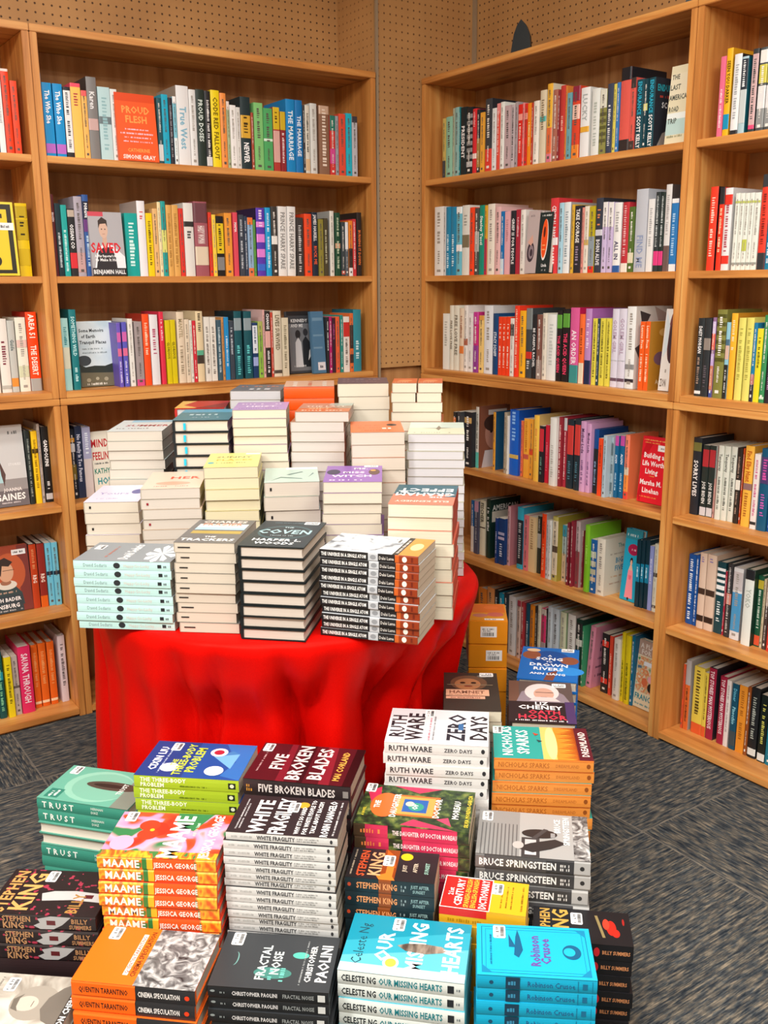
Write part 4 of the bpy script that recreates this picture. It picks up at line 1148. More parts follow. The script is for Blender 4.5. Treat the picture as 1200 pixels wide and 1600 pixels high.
FACE = {
 'proud': [('r', 0, 0, 1, 1, 'ee5a22'), ('r', 0, .88, 1, 1, 'e04a18'), ('t', 'PROUD', .5, .76, .1, 'f0a050', .86), ('t', 'FLESH', .5, .62, .1, 'f0a050', .86), ('~', .2, .8, .47, .022, 'f4d8e8'), ('~', .08, .92, .41, .026, 'f4d8e8'), ('~', .15, .85, .35, .022, 'f4d8e8'), ('~', .1, .9, .29, .022, 'f4d8e8'), ('t', 'CATHERINE', .5, .16, .05, 'f0a050', .7), ('t', 'SIMONE GRAY', .5, .06, .06, 'f4e8e0', .9)],
 'saved': [('r', 0, 0, 1, 1, 'aaa8ac'), ('r', 0, .93, .45, 1, 'c84858'), ('p', [(.05, .05), (.2, .42), (.45, .52), (.7, .46), (1, .3), (1, .05)], 'e4e6ea'), ('p', [(.1, .05), (.22, .38), (.42, .46), (.62, .44), (.72, .3), (.75, .05)], '2c2a2e'), ('p', [(.36, .5), (.38, .62), (.5, .62), (.5, .48), (.43, .42)], 'c8a490'), ('e', .42, .72, .13, .13, 'd0ac98'), ('p', [(.28, .74), (.28, .86), (.4, .92), (.54, .87), (.55, .76), (.5, .82), (.33, .81)], '3a2e2a'), ('e', .37, .73, .018, .01, '3a2e2a'), ('e', .47, .73, .018, .01, '3a2e2a'), ('r', .38, .65, .46, .658, 'a87868'), ('t', 'SAVED', .46, .44, .15, 'd02430', .9), ('t', "A War Reporter's Mission", .5, .31, .04, 'f0f0f0', .8), ('t', 'to Make It Home', .5, .25, .045, 'f0f0f0', .8), ('r', 0, 0, 1, .12, '2a282c'), ('t', 'BENJAMIN HALL', .5, .06, .065, 'e8e8e8', .96)],
 'earth': [('r', 0, 0, 1, 1, '@sky'), ('r', 0, 0, 1, .3, '6a6450'), ('p', [(0, .22), (.0, .34), (.15, .3), (.4, .32), (.7, .31), (1, .36), (1, .2)], '2c3430'), ('e', .12, .4, .2, .08, '3c4448'), ('e', .2, .1, .06, .03, 'a09880'), ('e', .45, .12, .05, .025, 'a8a088'), ('e', .7, .11, .06, .03, 'a09880'), ('t', 'Some Memoirs', .4, .86, .05, '202830', .7), ('t', 'of Earth', .3, .77, .05, '202830', .6), ('t', 'Tranquil Places', .42, .68, .05, '202830', .8), ('~', .1, .7, .58, .025, '707c80'), ('~', .1, .8, .52, .025, '707c80'), ('~', .15, .75, .04, .035, 'e0dcd0')],
 'kennedy': [('r', 0, 0, 1, 1, '3a3c40'), ('r', .05, .04, .95, .8, '6a6c70'), ('r', 0, .93, 1, 1, '1e1e20'), ('e', .42, .63, .11, .07, '28282a'), ('p', [(.26, .1), (.3, .5), (.42, .58), (.54, .5), (.58, .1)], 'c4c4c6'), ('e', .74, .66, .1, .06, '303034'), ('p', [(.58, .1), (.6, .52), (.74, .6), (.9, .5), (.96, .1)], '24262a'), ('p', [(.8, .2), (.95, .3), (.98, .44), (.86, .36)], 'd8d8d8'), ('t', 'KENNEDY', .5, .85, .05, 'd0d0d0', .8), ('t', 'AND ME', .4, .77, .05, 'd0d0d0', .5), ('~', .2, .7, .12, .03, 'd0d0d0')],
 'slate': [('r', 0, 0, 1, 1, '4a7290'), ('r', .1, .85, .9, .9, '6a8ca4'), ('r', .1, .6, .9, .63, '6a8ca4'), ('r', .08, .4, .8, .43, '6a8ca4'), ('r', .35, .05, .95, .18, 'd8d4d8'), ('~', .4, .9, .11, .05, '404048')],
 'mind': [('r', 0, 0, 1, 1, 'e2dccb'), ('t', 'MIND', .4, .82, .12, 'b8242a', .8), ('t', 'FEELING', .48, .62, .12, 'b8242a', .9), ('~', .1, .9, .5, .03, '404040'), ('t', 'KATHY', .4, .38, .08, '1c7a68', .7), ('t', 'HOU', .5, .22, .1, '1c8a90', .7)],
 'road': [('r', 0, 0, 1, 1, 'dcd4b4'), ('r', 0, .6, 1, .9, 'e0d8bc'), ('r', 0, .32, 1, .4, 'e4ece8'), ('r', 0, .12, 1, .32, 'b4d0cc'), ('t', 'THE', .2, .86, .06, '50564e', .3, True), ('t', 'LAST', .22, .73, .065, '50564e', .4, True), ('t', 'AMERICAN', .42, .6, .065, '50564e', .8, True), ('t', 'ROAD', .24, .45, .065, '50564e', .4, True), ('t', 'TRIP', .22, .3, .065, '50564e', .36, True), ('~', .08, .7, .1, .03, '8a8a68')],
 'rings': [('r', 0, 0, 1, 1, 'b8a8a6'), ('~', .2, .7, .92, .04, '8a7c7c'), ('e', .42, .34, .32, .16, '3c3038'), ('e', .46, .34, .22, .11, '8a7a80'), ('e', .48, .33, .12, .06, '3c3038'), ('p', [(.1, .5), (.5, .62), (.6, .5), (.4, .44)], 'd0a090')],
 'flame': [('r', 0, 0, 1, 1, '1c2a2a'), ('~', .08, .9, .95, .03, 'd8dcd8'), ('e', .5, .55, .26, .34, 'f0e4dc'), ('e', .48, .57, .23, .32, 'f06028'), ('p', [(.4, .3), (.3, .55), (.42, .88), (.56, .86), (.64, .5), (.56, .3)], 'e8501c'), ('e', .45, .68, .08, .09, '5a2014'), ('r', .36, .38, .58, .4, 'f8a060'), ('r', .36, .45, .58, .47, 'f8a060'), ('t', 'Linda', .6, .13, .05, 'e8e8e8', .4), ('~', .4, .85, .05, .03, 'b8b8b8')],
 'zon': [('r', 0, 0, 1, 1, 'dcd8d2'), ('e', .75, .66, .34, .3, '6a3c3c'), ('e', .85, .6, .34, .26, '3a2a30'), ('p', [(.1, .98), (.5, .8), (.45, .5), (.1, .4)], 'c8d4d8'), ('~', .3, .8, .25, .05, '9a948c'), ('t', 'ZON', .42, .1, .09, '6a5a50', .6)],
 'linehan': [('r', 0, 0, 1, 1, 'd81c2c'), ('p', [(.0, .72), (.2, .95), (.42, .9), (.2, .7)], 'c01422'), ('p', [(.0, .1), (.1, .3), (.16, .12), (.1, 0)], 'b81422'), ('~', .06, .9, .95, .02, 'f0b060'), ('~', .1, .7, .91, .02, 'f0a050'), ('t', 'Building a', .5, .72, .075, 'f4ece8', .8), ('t', 'Life Worth', .5, .6, .075, 'f4ece8', .86), ('t', 'Living', .46, .48, .075, 'f4ece8', .6), ('~', .4, .6, .41, .015, 'f0a050'), ('t', 'Marsha M.', .48, .31, .075, 'f4ece8', .86), ('t', 'Linehan', .5, .19, .075, 'f4ece8', .7), ('~', .1, .8, .09, .02, 'f0a050'), ('r', .62, .8, .97, .89, 'f0eeea'), ('~', .66, .92, .845, .03, '505050')],
 'woman': [('r', 0, 0, 1, 1, '1a9cbc'), ('r', 0, .86, 1, 1, '2c8a9c'), ('~', .1, .9, .92, .04, 'c8e0e0'), ('e', .55, .72, .34, .08, 'a01c48'), ('~', .45, .85, .72, .03, 'e8c8d0'), ('e', .5, .56, .09, .05, '28201e'), ('e', .5, .535, .065, .04, 'd8a890'), ('p', [(.44, .5), (.36, .42), (.64, .42), (.56, .5)], 'd8b098'), ('p', [(.36, .43), (.28, .04), (.78, .04), (.64, .43)], 'e88a94'), ('p', [(.4, .36), (.6, .36), (.56, .3), (.44, .3)], 'e06878'), ('e', .5, .03, .06, .02, '402018')],
 'frances': [('r', 0, 0, 1, 1, 'e4d8b8'), ('r', 0, .78, 1, 1, 'b89a88'), ('t', 'A PLACE', .5, .92, .07, 'e8dcd0', .8), ('t', 'FOR US', .5, .83, .07, 'e8dcd0', .7), ('r', .04, .24, .96, .76, '@street'), ('r', .3, .64, .7, .7, 'e8ecf0'), ('e', .4, .4, .12, .06, 'd87048'), ('e', .7, .34, .16, .07, '2a2624'), ('e', .62, .46, .1, .05, 'e8a8b0'), ('t', 'FRANCES', .5, .17, .08, '2a8a98', .88), ('~', .1, .9, .06, .03, '2a8a98')],
 'yellow': [('r', 0, 0, 1, 1, '2a2618'), ('r', 0, .0, 1, .03, 'e2c22a'), ('r', .96, 0, 1, 1, 'e8d040'), ('r', 0, .97, 1, 1, 'e8d040'), ('r', .05, .08, .88, .9, 'e2c22a'), ('r', .3, .78, .8, .84, '3a3010'), ('~', .35, .78, .81, .03, 'e2c22a'), ('r', .5, .62, .98, .72, 'eceae6'), ('~', .55, .95, .67, .04, '505050'), ('r', .62, .34, .66, .6, '2a2618'), ('e', .62, .2, .1, .08, '2a2618'), ('e', .62, .2, .06, .05, 'e8d878')],
 'gaines': [('r', 0, 0, 1, 1, 'c8c6c4'), ('r', 0, 0, 1, .3, '6a6466'), ('r', 0, .2, 1, .34, '948e8c'), ('e', .4, .8, .14, .12, '3a2c28'), ('e', .4, .78, .09, .08, 'c89880'), ('p', [(.2, .3), (.26, .62), (.4, .7), (.54, .6), (.6, .3)], 'a8ccd0'), ('p', [(.52, .6), (.62, .4), (.58, .25), (.54, .4)], '5a4440'), ('t', 'JOANNA', .72, .21, .04, 'e8e0dc', .5), ('t', 'GAINES', .66, .12, .08, 'f0ece8', .62), ('~', .5, .85, .05, .02, 'd0c8c8'), ('t', 'STORIES', .8, .52, .03, 'e4e2e0', .3), ('~', .7, .95, .91, .04, '6a6a6a')],
 'rbg': [('r', 0, 0, 1, 1, '9c4630'), ('r', .8, 0, 1, 1, '7a3a34'), ('e', .62, .6, .3, .3, 'b85a38'), ('p', [(.3, .1), (.34, .36), (.5, .46), (.7, .4), (.82, .28), (.85, .1)], '3a4a4a'), ('e', .56, .42, .18, .07, 'd8d0c0'), ('e', .54, .46, .1, .04, '9c6a50'), ('e', .56, .62, .14, .15, 'd0a080'), ('p', [(.4, .66), (.42, .8), (.56, .84), (.7, .76), (.62, .7), (.5, .72), (.46, .56)], '3a302c'), ('r', .5, .64, .72, .647, '2a2624'), ('~', .36, .76, .31, .03, 'd0a890'), ('r', 0, 0, .82, .26, '3a4448'), ('t', 'RUTH BADER', .5, .2, .055, 'f0ece8', .8), ('t', 'GINSBURG', .5, .1, .06, 'f0ece8', .7), ('~', .1, .8, .035, .025, 'b8b8b8'), ('r', .7, .86, .96, .94, 'ecebe8'), ('~', .73, .94, .9, .03, '404040')],
}
SIDE = {
 'endurance': [('r', 0, 0, 1, 1, '2c3038'), ('t', 'ENDURANCE', .5, .86, .09, '2aa8b8', .86), ('~', .1, .8, .74, .04, 'c84838'), ('t', 'SCOTT', .5, .62, .08, 'e8e8e8', .8), ('p', [(.1, 0), (.3, .22), (.6, .3), (.9, .2), (.95, 0)], 'a8a098'), ('e', .6, .14, .18, .08, '504848')],
 'portrait': [('r', 0, 0, 1, 1, '7a4a38'), ('e', .5, .55, .3, .26, 'a07060'), ('e', .5, .72, .34, .14, '3a2620'), ('e', .4, .58, .04, .02, '2a1a18'), ('e', .62, .58, .04, .02, '2a1a18'), ('p', [(.1, 0), (.2, .28), (.8, .28), (.95, 0)], 'b8acac'), ('r', .3, .86, .9, .94, 'c8beb8')],
 'american': [('r', 0, 0, 1, 1, '18322c'), ('t', 'AMERICAN', .5, .86, .09, 'd8dcd8', .86), ('r', .05, .62, .95, .8, 'c8c0b0'), ('r', .2, .5, .6, .68, 'c83a40')],
 'ochre': [('r', 0, 0, 1, 1, 'b8802a'), ('e', .5, .84, .2, .06, 'd8a860'), ('e', .4, .46, .24, .1, '7a5868'), ('e', .6, .4, .22, .1, '9a90a0'), ('t', 'Apart', .4, .12, .06, 'ecd8b0', .5)],
 'marble': [('r', 0, 0, 1, 1, 'd4ccc4'), ('p', [(.1, .95), (.4, .9), (.2, .7)], '403838'), ('p', [(.0, .5), (.3, .6), (.2, .3)], '4a4040'), ('p', [(.5, 1), (.9, .9), (.7, .7)], 'b09a90')],
 'blocks': [('r', 0, 0, 1, 1, 'd8d4c4'), ('t', 'The', .6, .86, .07, '5a9890', .5), ('~', .2, .9, .72, .03, 'a0988c'), ('t', 'BIG', .55, .6, .09, '4a90b0', .6), ('t', 'FIVE', .55, .46, .09, '4a90b0', .6), ('~', .2, .9, .32, .03, 'c89868'), ('~', .2, .9, .2, .03, 'b09080')],
 'grin': [('r', 0, 0, 1, 1, 'b4a8a4'), ('~', .1, .9, .94, .05, '302c2c'), ('e', .4, .76, .2, .07, '282828'), ('e', .4, .75, .12, .03, 'e8e4e0')],
 'pinktext': [('r', 0, 0, 1, 1, 'd88ca4'), ('~', .2, .8, .74, .06, '503048'), ('~', .2, .9, .62, .06, '503048'), ('~', .15, .8, .48, .04, '503048'), ('~', .1, .75, .34, .04, '503048'), ('~', .1, .8, .2, .05, '503048')],
}

def lum(h):
    c = lin(h)
    return .3*c[0]+.6*c[1]+.1*c[2]

COLOR_WORDS = 'white cream grey black charcoal navy blue turquoise teal aqua green lime olive sage yellow orange peach coral red crimson maroon magenta pink mauve lilac lavender purple plum brown tan beige taupe rust salmon slate multicoloured'.split()
def colour_word(desc):
    for w in desc.replace('-', ' ').split():
        if w in COLOR_WORDS:
            return w
    return 'mixed'

PLACES = {'A': 'case at the left edge', 'B': 'case left of the corner', 'C': 'case right of the corner', 'D': 'case at the right edge'}
ROWS = ['', 'top shelf', 'second shelf', 'third shelf', 'fourth shelf', 'fifth shelf', 'bottom shelf']
ORD = 'first second third fourth fifth sixth seventh eighth ninth tenth eleventh twelfth thirteenth fourteenth fifteenth sixteenth seventeenth eighteenth nineteenth twentieth'.split()
def ordinal(i):
    if i < 20:
        return ORD[i]
    t, u = divmod(i+1, 10)
    tens = ['twent', 'thirt', 'fort', 'fift'][t-2]
    return tens + 'ieth' if u == 0 else tens + 'y-' + ORD[u-1]

SEEN = {}
def unique(label, alt):
    if label in SEEN:
        label = alt
    SEEN[label] = 1
    return label

PAGES = ['d9d2c2', 'd4ccba', 'dcd8cc', 'cfc8b8']
def parse(spec, col, desc):
    """details of a spine: bands, lettering, colours of the covers"""
    sart, front, fart, hard, lean, fkey = [], None, None, False, 0.0, None
    have = False
    for tok in [t.strip() for t in spec.split('|') if t.strip()]:
        if tok == 'hc':
            hard = True
        elif tok.startswith('fc '):
            front = tok[3:]
        elif tok.startswith('lean'):
            lean = float(tok[5:])
        elif tok.startswith('f '):
            fkey = tok[2:]
        elif tok.startswith('a '):
            fart = SIDE[tok[2:]]
        elif tok.startswith('b '):
            a, b_, c = tok[2:].split(';')
            sart.append(('r', float(a), 0.0, float(b_), 1.0, c))
    for tok in [t.strip() for t in spec.split('|') if t.strip()]:
        if tok.startswith('t '):
            tx, c, a, b_ = tok[2:].split(';')
            a, b_ = float(a), float(b_)
            sart.append(('t', tx, (a+b_)/2, .5, .5, c, b_-a, True))
            have = True
        elif tok.startswith('~ '):
            c, a, b_ = tok[2:].split(';')
            sart.append(('~', float(a), float(b_), .5, .42, c))
            have = True
    if not have and not fkey:
        c = 'e8e4dc' if lum(col) < .22 else '5a5450'
        if lum(col) > .6:
            c = '9a948c'
        sart.append(('~', .08, .55, .5, .34, c))
        sart.append(('~', .64, .86, .5, .24, c))
        sart.append(('r', .91, .3, .945, .7, c))
    return sart, front, fart, hard, lean, fkey

def shelf_books():
    for bay, row, items in SHELF:
        back = bay in 'AB'
        n = len(items)
        for i, (a0, T, Hh, s, col, desc, spec) in enumerate(items):
            if T < .0042:
                continue
            sart, front, fart, hard, lean, fkey = parse(spec, col, desc)
            if fkey:
                hard, T0 = True, 0.022
            hard = hard or Hh > .219  # books without the hc mark become hardcovers by height alone
            kind = 'hardcover_book' if hard else 'paperback_book'
            z = ZS[row] + .0003
            cw = colour_word
            prev = cw(items[i-1][5]) if i else None
            nxt = cw(items[i+1][5]) if i < n-1 else None
            side = f'between {prev} and {nxt} books' if prev and nxt else (f'beside the {nxt or prev} book' if (nxt or prev) else '')
            where = f'{ROWS[row]}, {PLACES[bay]}'
            noun = desc.replace('face-out', 'face-out book', 1) if 'face-out' in desc else f'{desc} book'
            if ' with ' in desc and 'face-out' not in desc:
                noun = desc.replace(' with ', ' book with ', 1)
            lab = f'{noun} {side}, {where}'
            alt = f'{noun}, {ordinal(i)} along, {where}'
            if len(lab.split()) > 16:
                lab = alt
            lab = unique(lab, alt)
            grp = f'books on the {ROWS[row]} of the {PLACES[bay]}'
            if fkey:
                L_, Wd = Hh, T
                if bay == 'A':
                    Wd = min(Wd, .17)
                    a0 = a0 + T - Wd
                Wd = min(Wd, .175)
                cm, pm = book_meshes(kind, L_, Wd, T0, True, col, col, col, None, FACE[fkey], 'dcd8cc')
                phi = math.radians(5)
                if back:
                    toward, right, away = Vector((0, -1, 0)), Vector((1, 0, 0)), Vector((0, 1, 0))
                else:
                    toward, right, away = Vector((-1, 0, 0)), Vector((0, -1, 0)), Vector((1, 0, 0))
                upv = Vector((0, 0, 1))
                head = upv*math.cos(phi) + away*math.sin(phi)
                nrm = toward*math.cos(phi) + upv*math.sin(phi)
                R = Matrix((-head, right, nrm)).transposed()
                if back:
                    loc = Vector((a0, YL + s + T0, z))
                else:
                    loc = Vector((XR + s + T0, a0, z))
                place_book(kind, cm, pm, loc, R.to_euler(), lab, grp)
                continue
            Dp = max(.11, min(Hh*.66, DEP - .012 - s, .165))
            cm, pm = book_meshes(kind, Hh, Dp, T - .0006, hard, col, front or col, front or col, sart, fart, PAGES[(i*7+row) % 4])
            ry = PI/2 + math.radians(lean)
            zz = z + (T*math.sin(math.radians(lean)) if lean > 0 else 0)
            if back:
                loc, rz = (a0 + .0003, YL + s, zz), 0.0
            else:
                loc, rz = (XR + s, a0 - .0003, zz), -PI/2
            place_book(kind, cm, pm, loc, (0, ry, rz), lab, grp)
shelf_books()

# front corner x, y, yaw (degrees), front width, depth, top height
PLACE = {
'trust': (0.4483,1.9929,-49.40,0.2284,0.1576,0.3360),
'threebody': (0.5995,1.7935,-42.05,0.2332,0.1633,0.4301),
'fiveblades': (0.7716,1.6343,-45.01,0.2335,0.1681,0.4390),
'ruth': (1.0627,1.5458,-41.40,0.2296,0.1791,0.4697),
'dreamland': (1.2502,1.4055,-40.02,0.2184,0.1616,0.4361),
'cheney': (1.3875,1.5118,-42.03,0.1630,0.2445,0.4404),
'song': (1.5750,1.6913,-47.29,0.1618,0.2345,0.4382),
'hamnet': (1.2690,1.6027,-38.42,0.1413,0.2332,0.4641),
'daughter': (0.9219,1.4529,-44.83,0.2395,0.1653,0.3740),
'bruce': (1.0984,1.2851,-43.70,0.2315,0.1713,0.3288),
'king': (0.8473,1.3698,-43.68,0.1797,0.1078,0.3279),
'dict': (0.9767,1.2452,-46.81,0.1700,0.1088,0.2838),
'hearts': (0.7456,1.2367,-44.72,0.2305,0.1660,0.2586),
'robinson': (0.9255,1.0738,-39.93,0.2117,0.1440,0.2718),
'billyR': (1.1076,1.1258,-42.82,0.1912,0.1070,0.2291),
'maame': (0.4578,1.6128,-39.41,0.2338,0.1637,0.3895),
'fragility': (0.6551,1.4846,-42.05,0.2196,0.1428,0.4316),
'cinema': (0.3602,1.4896,-42.59,0.2314,0.1573,0.2506),
'fractal': (0.5512,1.3484,-40.50,0.2205,0.1521,0.2436),
'billyL': (0.2771,1.7487,-39.21,0.2260,0.1491,0.2655),
'titan': (0.1558,1.5932,-40.82,0.2224,0.1513,0.1817),
'boxes': (1.6504,1.9638,-38.59,0.1142,0.1542,0.5000),
'T6': (0.7057,2.3316,-32.42,0.1434,0.2150,0.8982),
'T7': (0.7886,2.1560,-29.66,0.1483,0.2225,0.9507),
'T8': (0.9230,2.0922,-30.35,0.1385,0.2078,0.9970),
'T9': (1.0505,2.0277,-29.16,0.1427,0.1998,0.9552),
'T10': (1.1105,1.8544,-34.81,0.1451,0.2104,0.9779),
'T5': (1.1887,1.7068,-42.39,0.1539,0.2232,0.9435),
'T11': (0.8374,2.5130,-32.59,0.1567,0.2272,1.0411),
'T12': (0.9519,2.3375,-32.53,0.1552,0.2328,1.0808),
'T17': (1.0491,2.5511,-31.82,0.1483,0.1779,1.0835),
'T18': (1.2182,2.5426,-36.26,0.1558,0.1869,1.1217),
'T13': (1.0816,2.2503,-32.20,0.1480,0.1776,1.1059),
'T19': (1.2971,2.3628,-31.70,0.1493,0.1792,1.1427),
'T20': (1.4189,2.2764,-33.06,0.1519,0.1823,1.1505),
'T21': (1.5203,2.1572,-38.11,0.1474,0.1769,1.1554),
'T14': (1.2158,2.1858,-37.18,0.1494,0.1942,1.0977),
'T15': (1.2787,1.9937,-32.54,0.1434,0.2079,1.0605),
'T16': (1.4194,1.9476,-38.71,0.1531,0.2220,1.0495),
'sedaris': (0.5885,2.0559,-41.18,0.2284,0.1598,0.8345),
'coven': (0.8528,1.7830,-43.83,0.1533,0.2299,0.8853),
'universe': (1.0054,1.7024,-52.62,0.2281,0.1483,0.8713),
'trackers': (0.7610,1.9033,-40.49,0.1433,0.2150,0.8808),
}

# ------------------------------------------------------------------ table with its red cloth
TC, TR, TZ = (1.17, 2.13), 0.5, 0.675
FLOOR_STACKS = [k for k in PLACE if PLACE[k][5] < .6]
def table():
    e = empty('round_table', (TC[0], TC[1], 0), 'round table under the red cloth', 'table')
    def disc(name, r, z0, z1, mt, n=48):
        sh = Sheet()
        top = [(r*math.cos(2*PI*i/n), r*math.sin(2*PI*i/n), z1) for i in range(n)]
        bot = [(x, y, z0) for x, y, _ in top]
        sh.add(top+bot, [tuple(range(n)), tuple(range(2*n-1, n-1, -1))] + [(i, i+n, (i+1) % n+n, (i+1) % n) for i in range(n)], mt)
        o = D.objects.new(name, sh.mesh(name)); COL.objects.link(o); o.parent = e
    disc('table_top', TR-.03, TZ-.03, TZ-.004, PINE[0])
    disc('pedestal', .05, .03, TZ-.03, PINE[2], 24)
    disc('foot', .26, .0, .03, PINE[0], 32)
table()

def stack_limits():
    """how far out from the table axis the hanging cloth can reach at each angle, and up to what height"""
    quads = []
    for k in FLOOR_STACKS:
        x, y, yaw, Wf, Dp, zt = PLACE[k]
        yw = math.radians(yaw)
        e, a = Vector((math.cos(yw), math.sin(yw))), Vector((-math.sin(yw), math.cos(yw)))
        p = Vector((x-TC[0], y-TC[1]))
        quads.append(([p, p+e*Wf, p+e*Wf+a*Dp, p+a*Dp], zt))
    NA = 220
    lim, top = [9.0]*NA, [0.0]*NA
    for i in range(NA):
        d = Vector((math.cos(2*PI*i/NA), math.sin(2*PI*i/NA)))
        for q, zt in quads:
            for m_ in range(4):
                p0, p1 = q[m_], q[(m_+1) % 4]
                s_ = p1-p0
                den = d.x*s_.y - d.y*s_.x
                if abs(den) < 1e-9:
                    continue
                t = (p0.x*s_.y - p0.y*s_.x)/den
                u = (p0.x*d.y - p0.y*d.x)/den
                if t > 0 and -.06 <= u <= 1.06 and t < lim[i]:
                    lim[i] = t
        for q, zt in quads:
            if any((p.normalized()-d).length < .45 and p.length < .75 for p in q):
                top[i] = max(top[i], zt)
    lim2 = [min(lim[(i+k) % NA] for k in range(-4, 5)) for i in range(NA)]
    lim3 = [min(lim2[i], sum(min(lim2[(i+k) % NA], .6) for k in range(-3, 4))/7) for i in range(NA)]
    return lim3, top

FOLDS = [(-150, .05, .1, .05), (-137, .035, .35, .045), (-122, .05, -.25, .06), (-108, .06, .3, .05), (-96, .04, -.2, .045), (-83, .045, .3, .055), (-70, .035, .4, .05), (-58, .04, .2, .055), (-46, .035, .3, .05), (-34, .04, .15, .05), (-20, .04, .1, .04), (170, .05, 0, .05), (150, .05, .1, .04), (120, .05, 0, .04), (60, .05, 0, .04), (20, .05, 0, .04)]

def tablecloth():
    NA, NR = 220, 34
    rnd = random.Random(5)
    ph = [rnd.uniform(0, 2*PI) for _ in range(6)]
    def fold(a):
        # hanging folds: a few broad, some narrow
        return (.5*math.sin(7*a+ph[0]) + .34*math.sin(11*a+ph[1]+.6*math.sin(3*a)) + .22*math.sin(17*a+ph[2]) + .16*math.sin(4*a+ph[3]))
    lim, top = stack_limits()
    v, f = [], []
    v.append((0, 0, TZ))
    rings = []
    for k in range(1, 7):
        r = (TR-.012)*k/6
        rings.append([(r, TZ)]*NA)
    drop = []
    for k in range(1, NR+1):
        t = k/NR
        drop.append(t)
    rows = []
    for k in range(1, 7):
        rows.append([((TR-.012)*k/6*math.cos(2*PI*i/NA), (TR-.012)*k/6*math.sin(2*PI*i/NA), TZ) for i in range(NA)])
    for t in drop:
        row = []
        for i in range(NA):
            a = 2*PI*i/NA
            g = fold(a)
            # rounded edge first, then the folds open downwards
            edge = min(t/.05, 1)
            q = max(t-.03, 0)
            left = max(0, -math.cos(a - math.radians(-28)))
            r = TR - .012 + .012*math.sin(edge*PI/2) + .03*q*left - .02*q*(1-left)
            side = max(0, math.cos(a - math.radians(-38)))
            r -= .11*side**4*q
            # folds: narrow valleys between broad ridges, some of them slanting
            def valley(c, w, slant, deep):
                d = (a - math.radians(c) + PI) % (2*PI) - PI + slant*q
                return deep*math.exp(-abs(d/w)**1.6)
            inw = .012*(1 + math.sin(9*a + ph[0] + .8*q)) + .006*(1 + math.sin(23*a + ph[1]))
            for c, w, sl, dp in FOLDS:
                inw += valley(c, w, sl, dp)
            inw *= min(1, q*4.5)**.8
            z = TZ - .012*(1-math.cos(edge*PI/2)) - (TZ-.016)*max(t-.02, 0)/.98
            z = max(z, .004)
            if lim[i] < .6:
                blend = min(1, max(0, (top[i] + .13 - z)/.11))
                r = min(r, r*(1-blend) + (lim[i]-.012)*blend)
            r -= inw
            row.append((r*math.cos(a), r*math.sin(a), z))
        rows.append(row)
    for row in rows:
        v += row
    for i in range(NA):
        f.append((0, 1+i, 1+(i+1) % NA))
    for k in range(len(rows)-1):
        o1, o2 = 1+k*NA, 1+(k+1)*NA
        for i in range(NA):
            j = (i+1) % NA
            f.append((o1+i, o2+i, o2+j, o1+j))
    me = D.meshes.new('tablecloth')
    me.from_pydata(v, [], f)
    for p in me.polygons:
        p.use_smooth = True
    me.update()
    o = link('tablecloth', me, [cloth_mat()], None, (TC[0], TC[1], 0))
    sd = o.modifiers.new('thick', 'SOLIDIFY')
    sd.thickness = 0.0015
    sd.offset = -1
    o['label'] = 'red satin tablecloth draped to the floor under the book stacks'
    o['category'] = 'tablecloth'
tablecloth()

# ------------------------------------------------------------------ stacks

def strokes(c, *lines):
    return [('~', a, b_, y, h, c) for a, b_, y, h in lines]

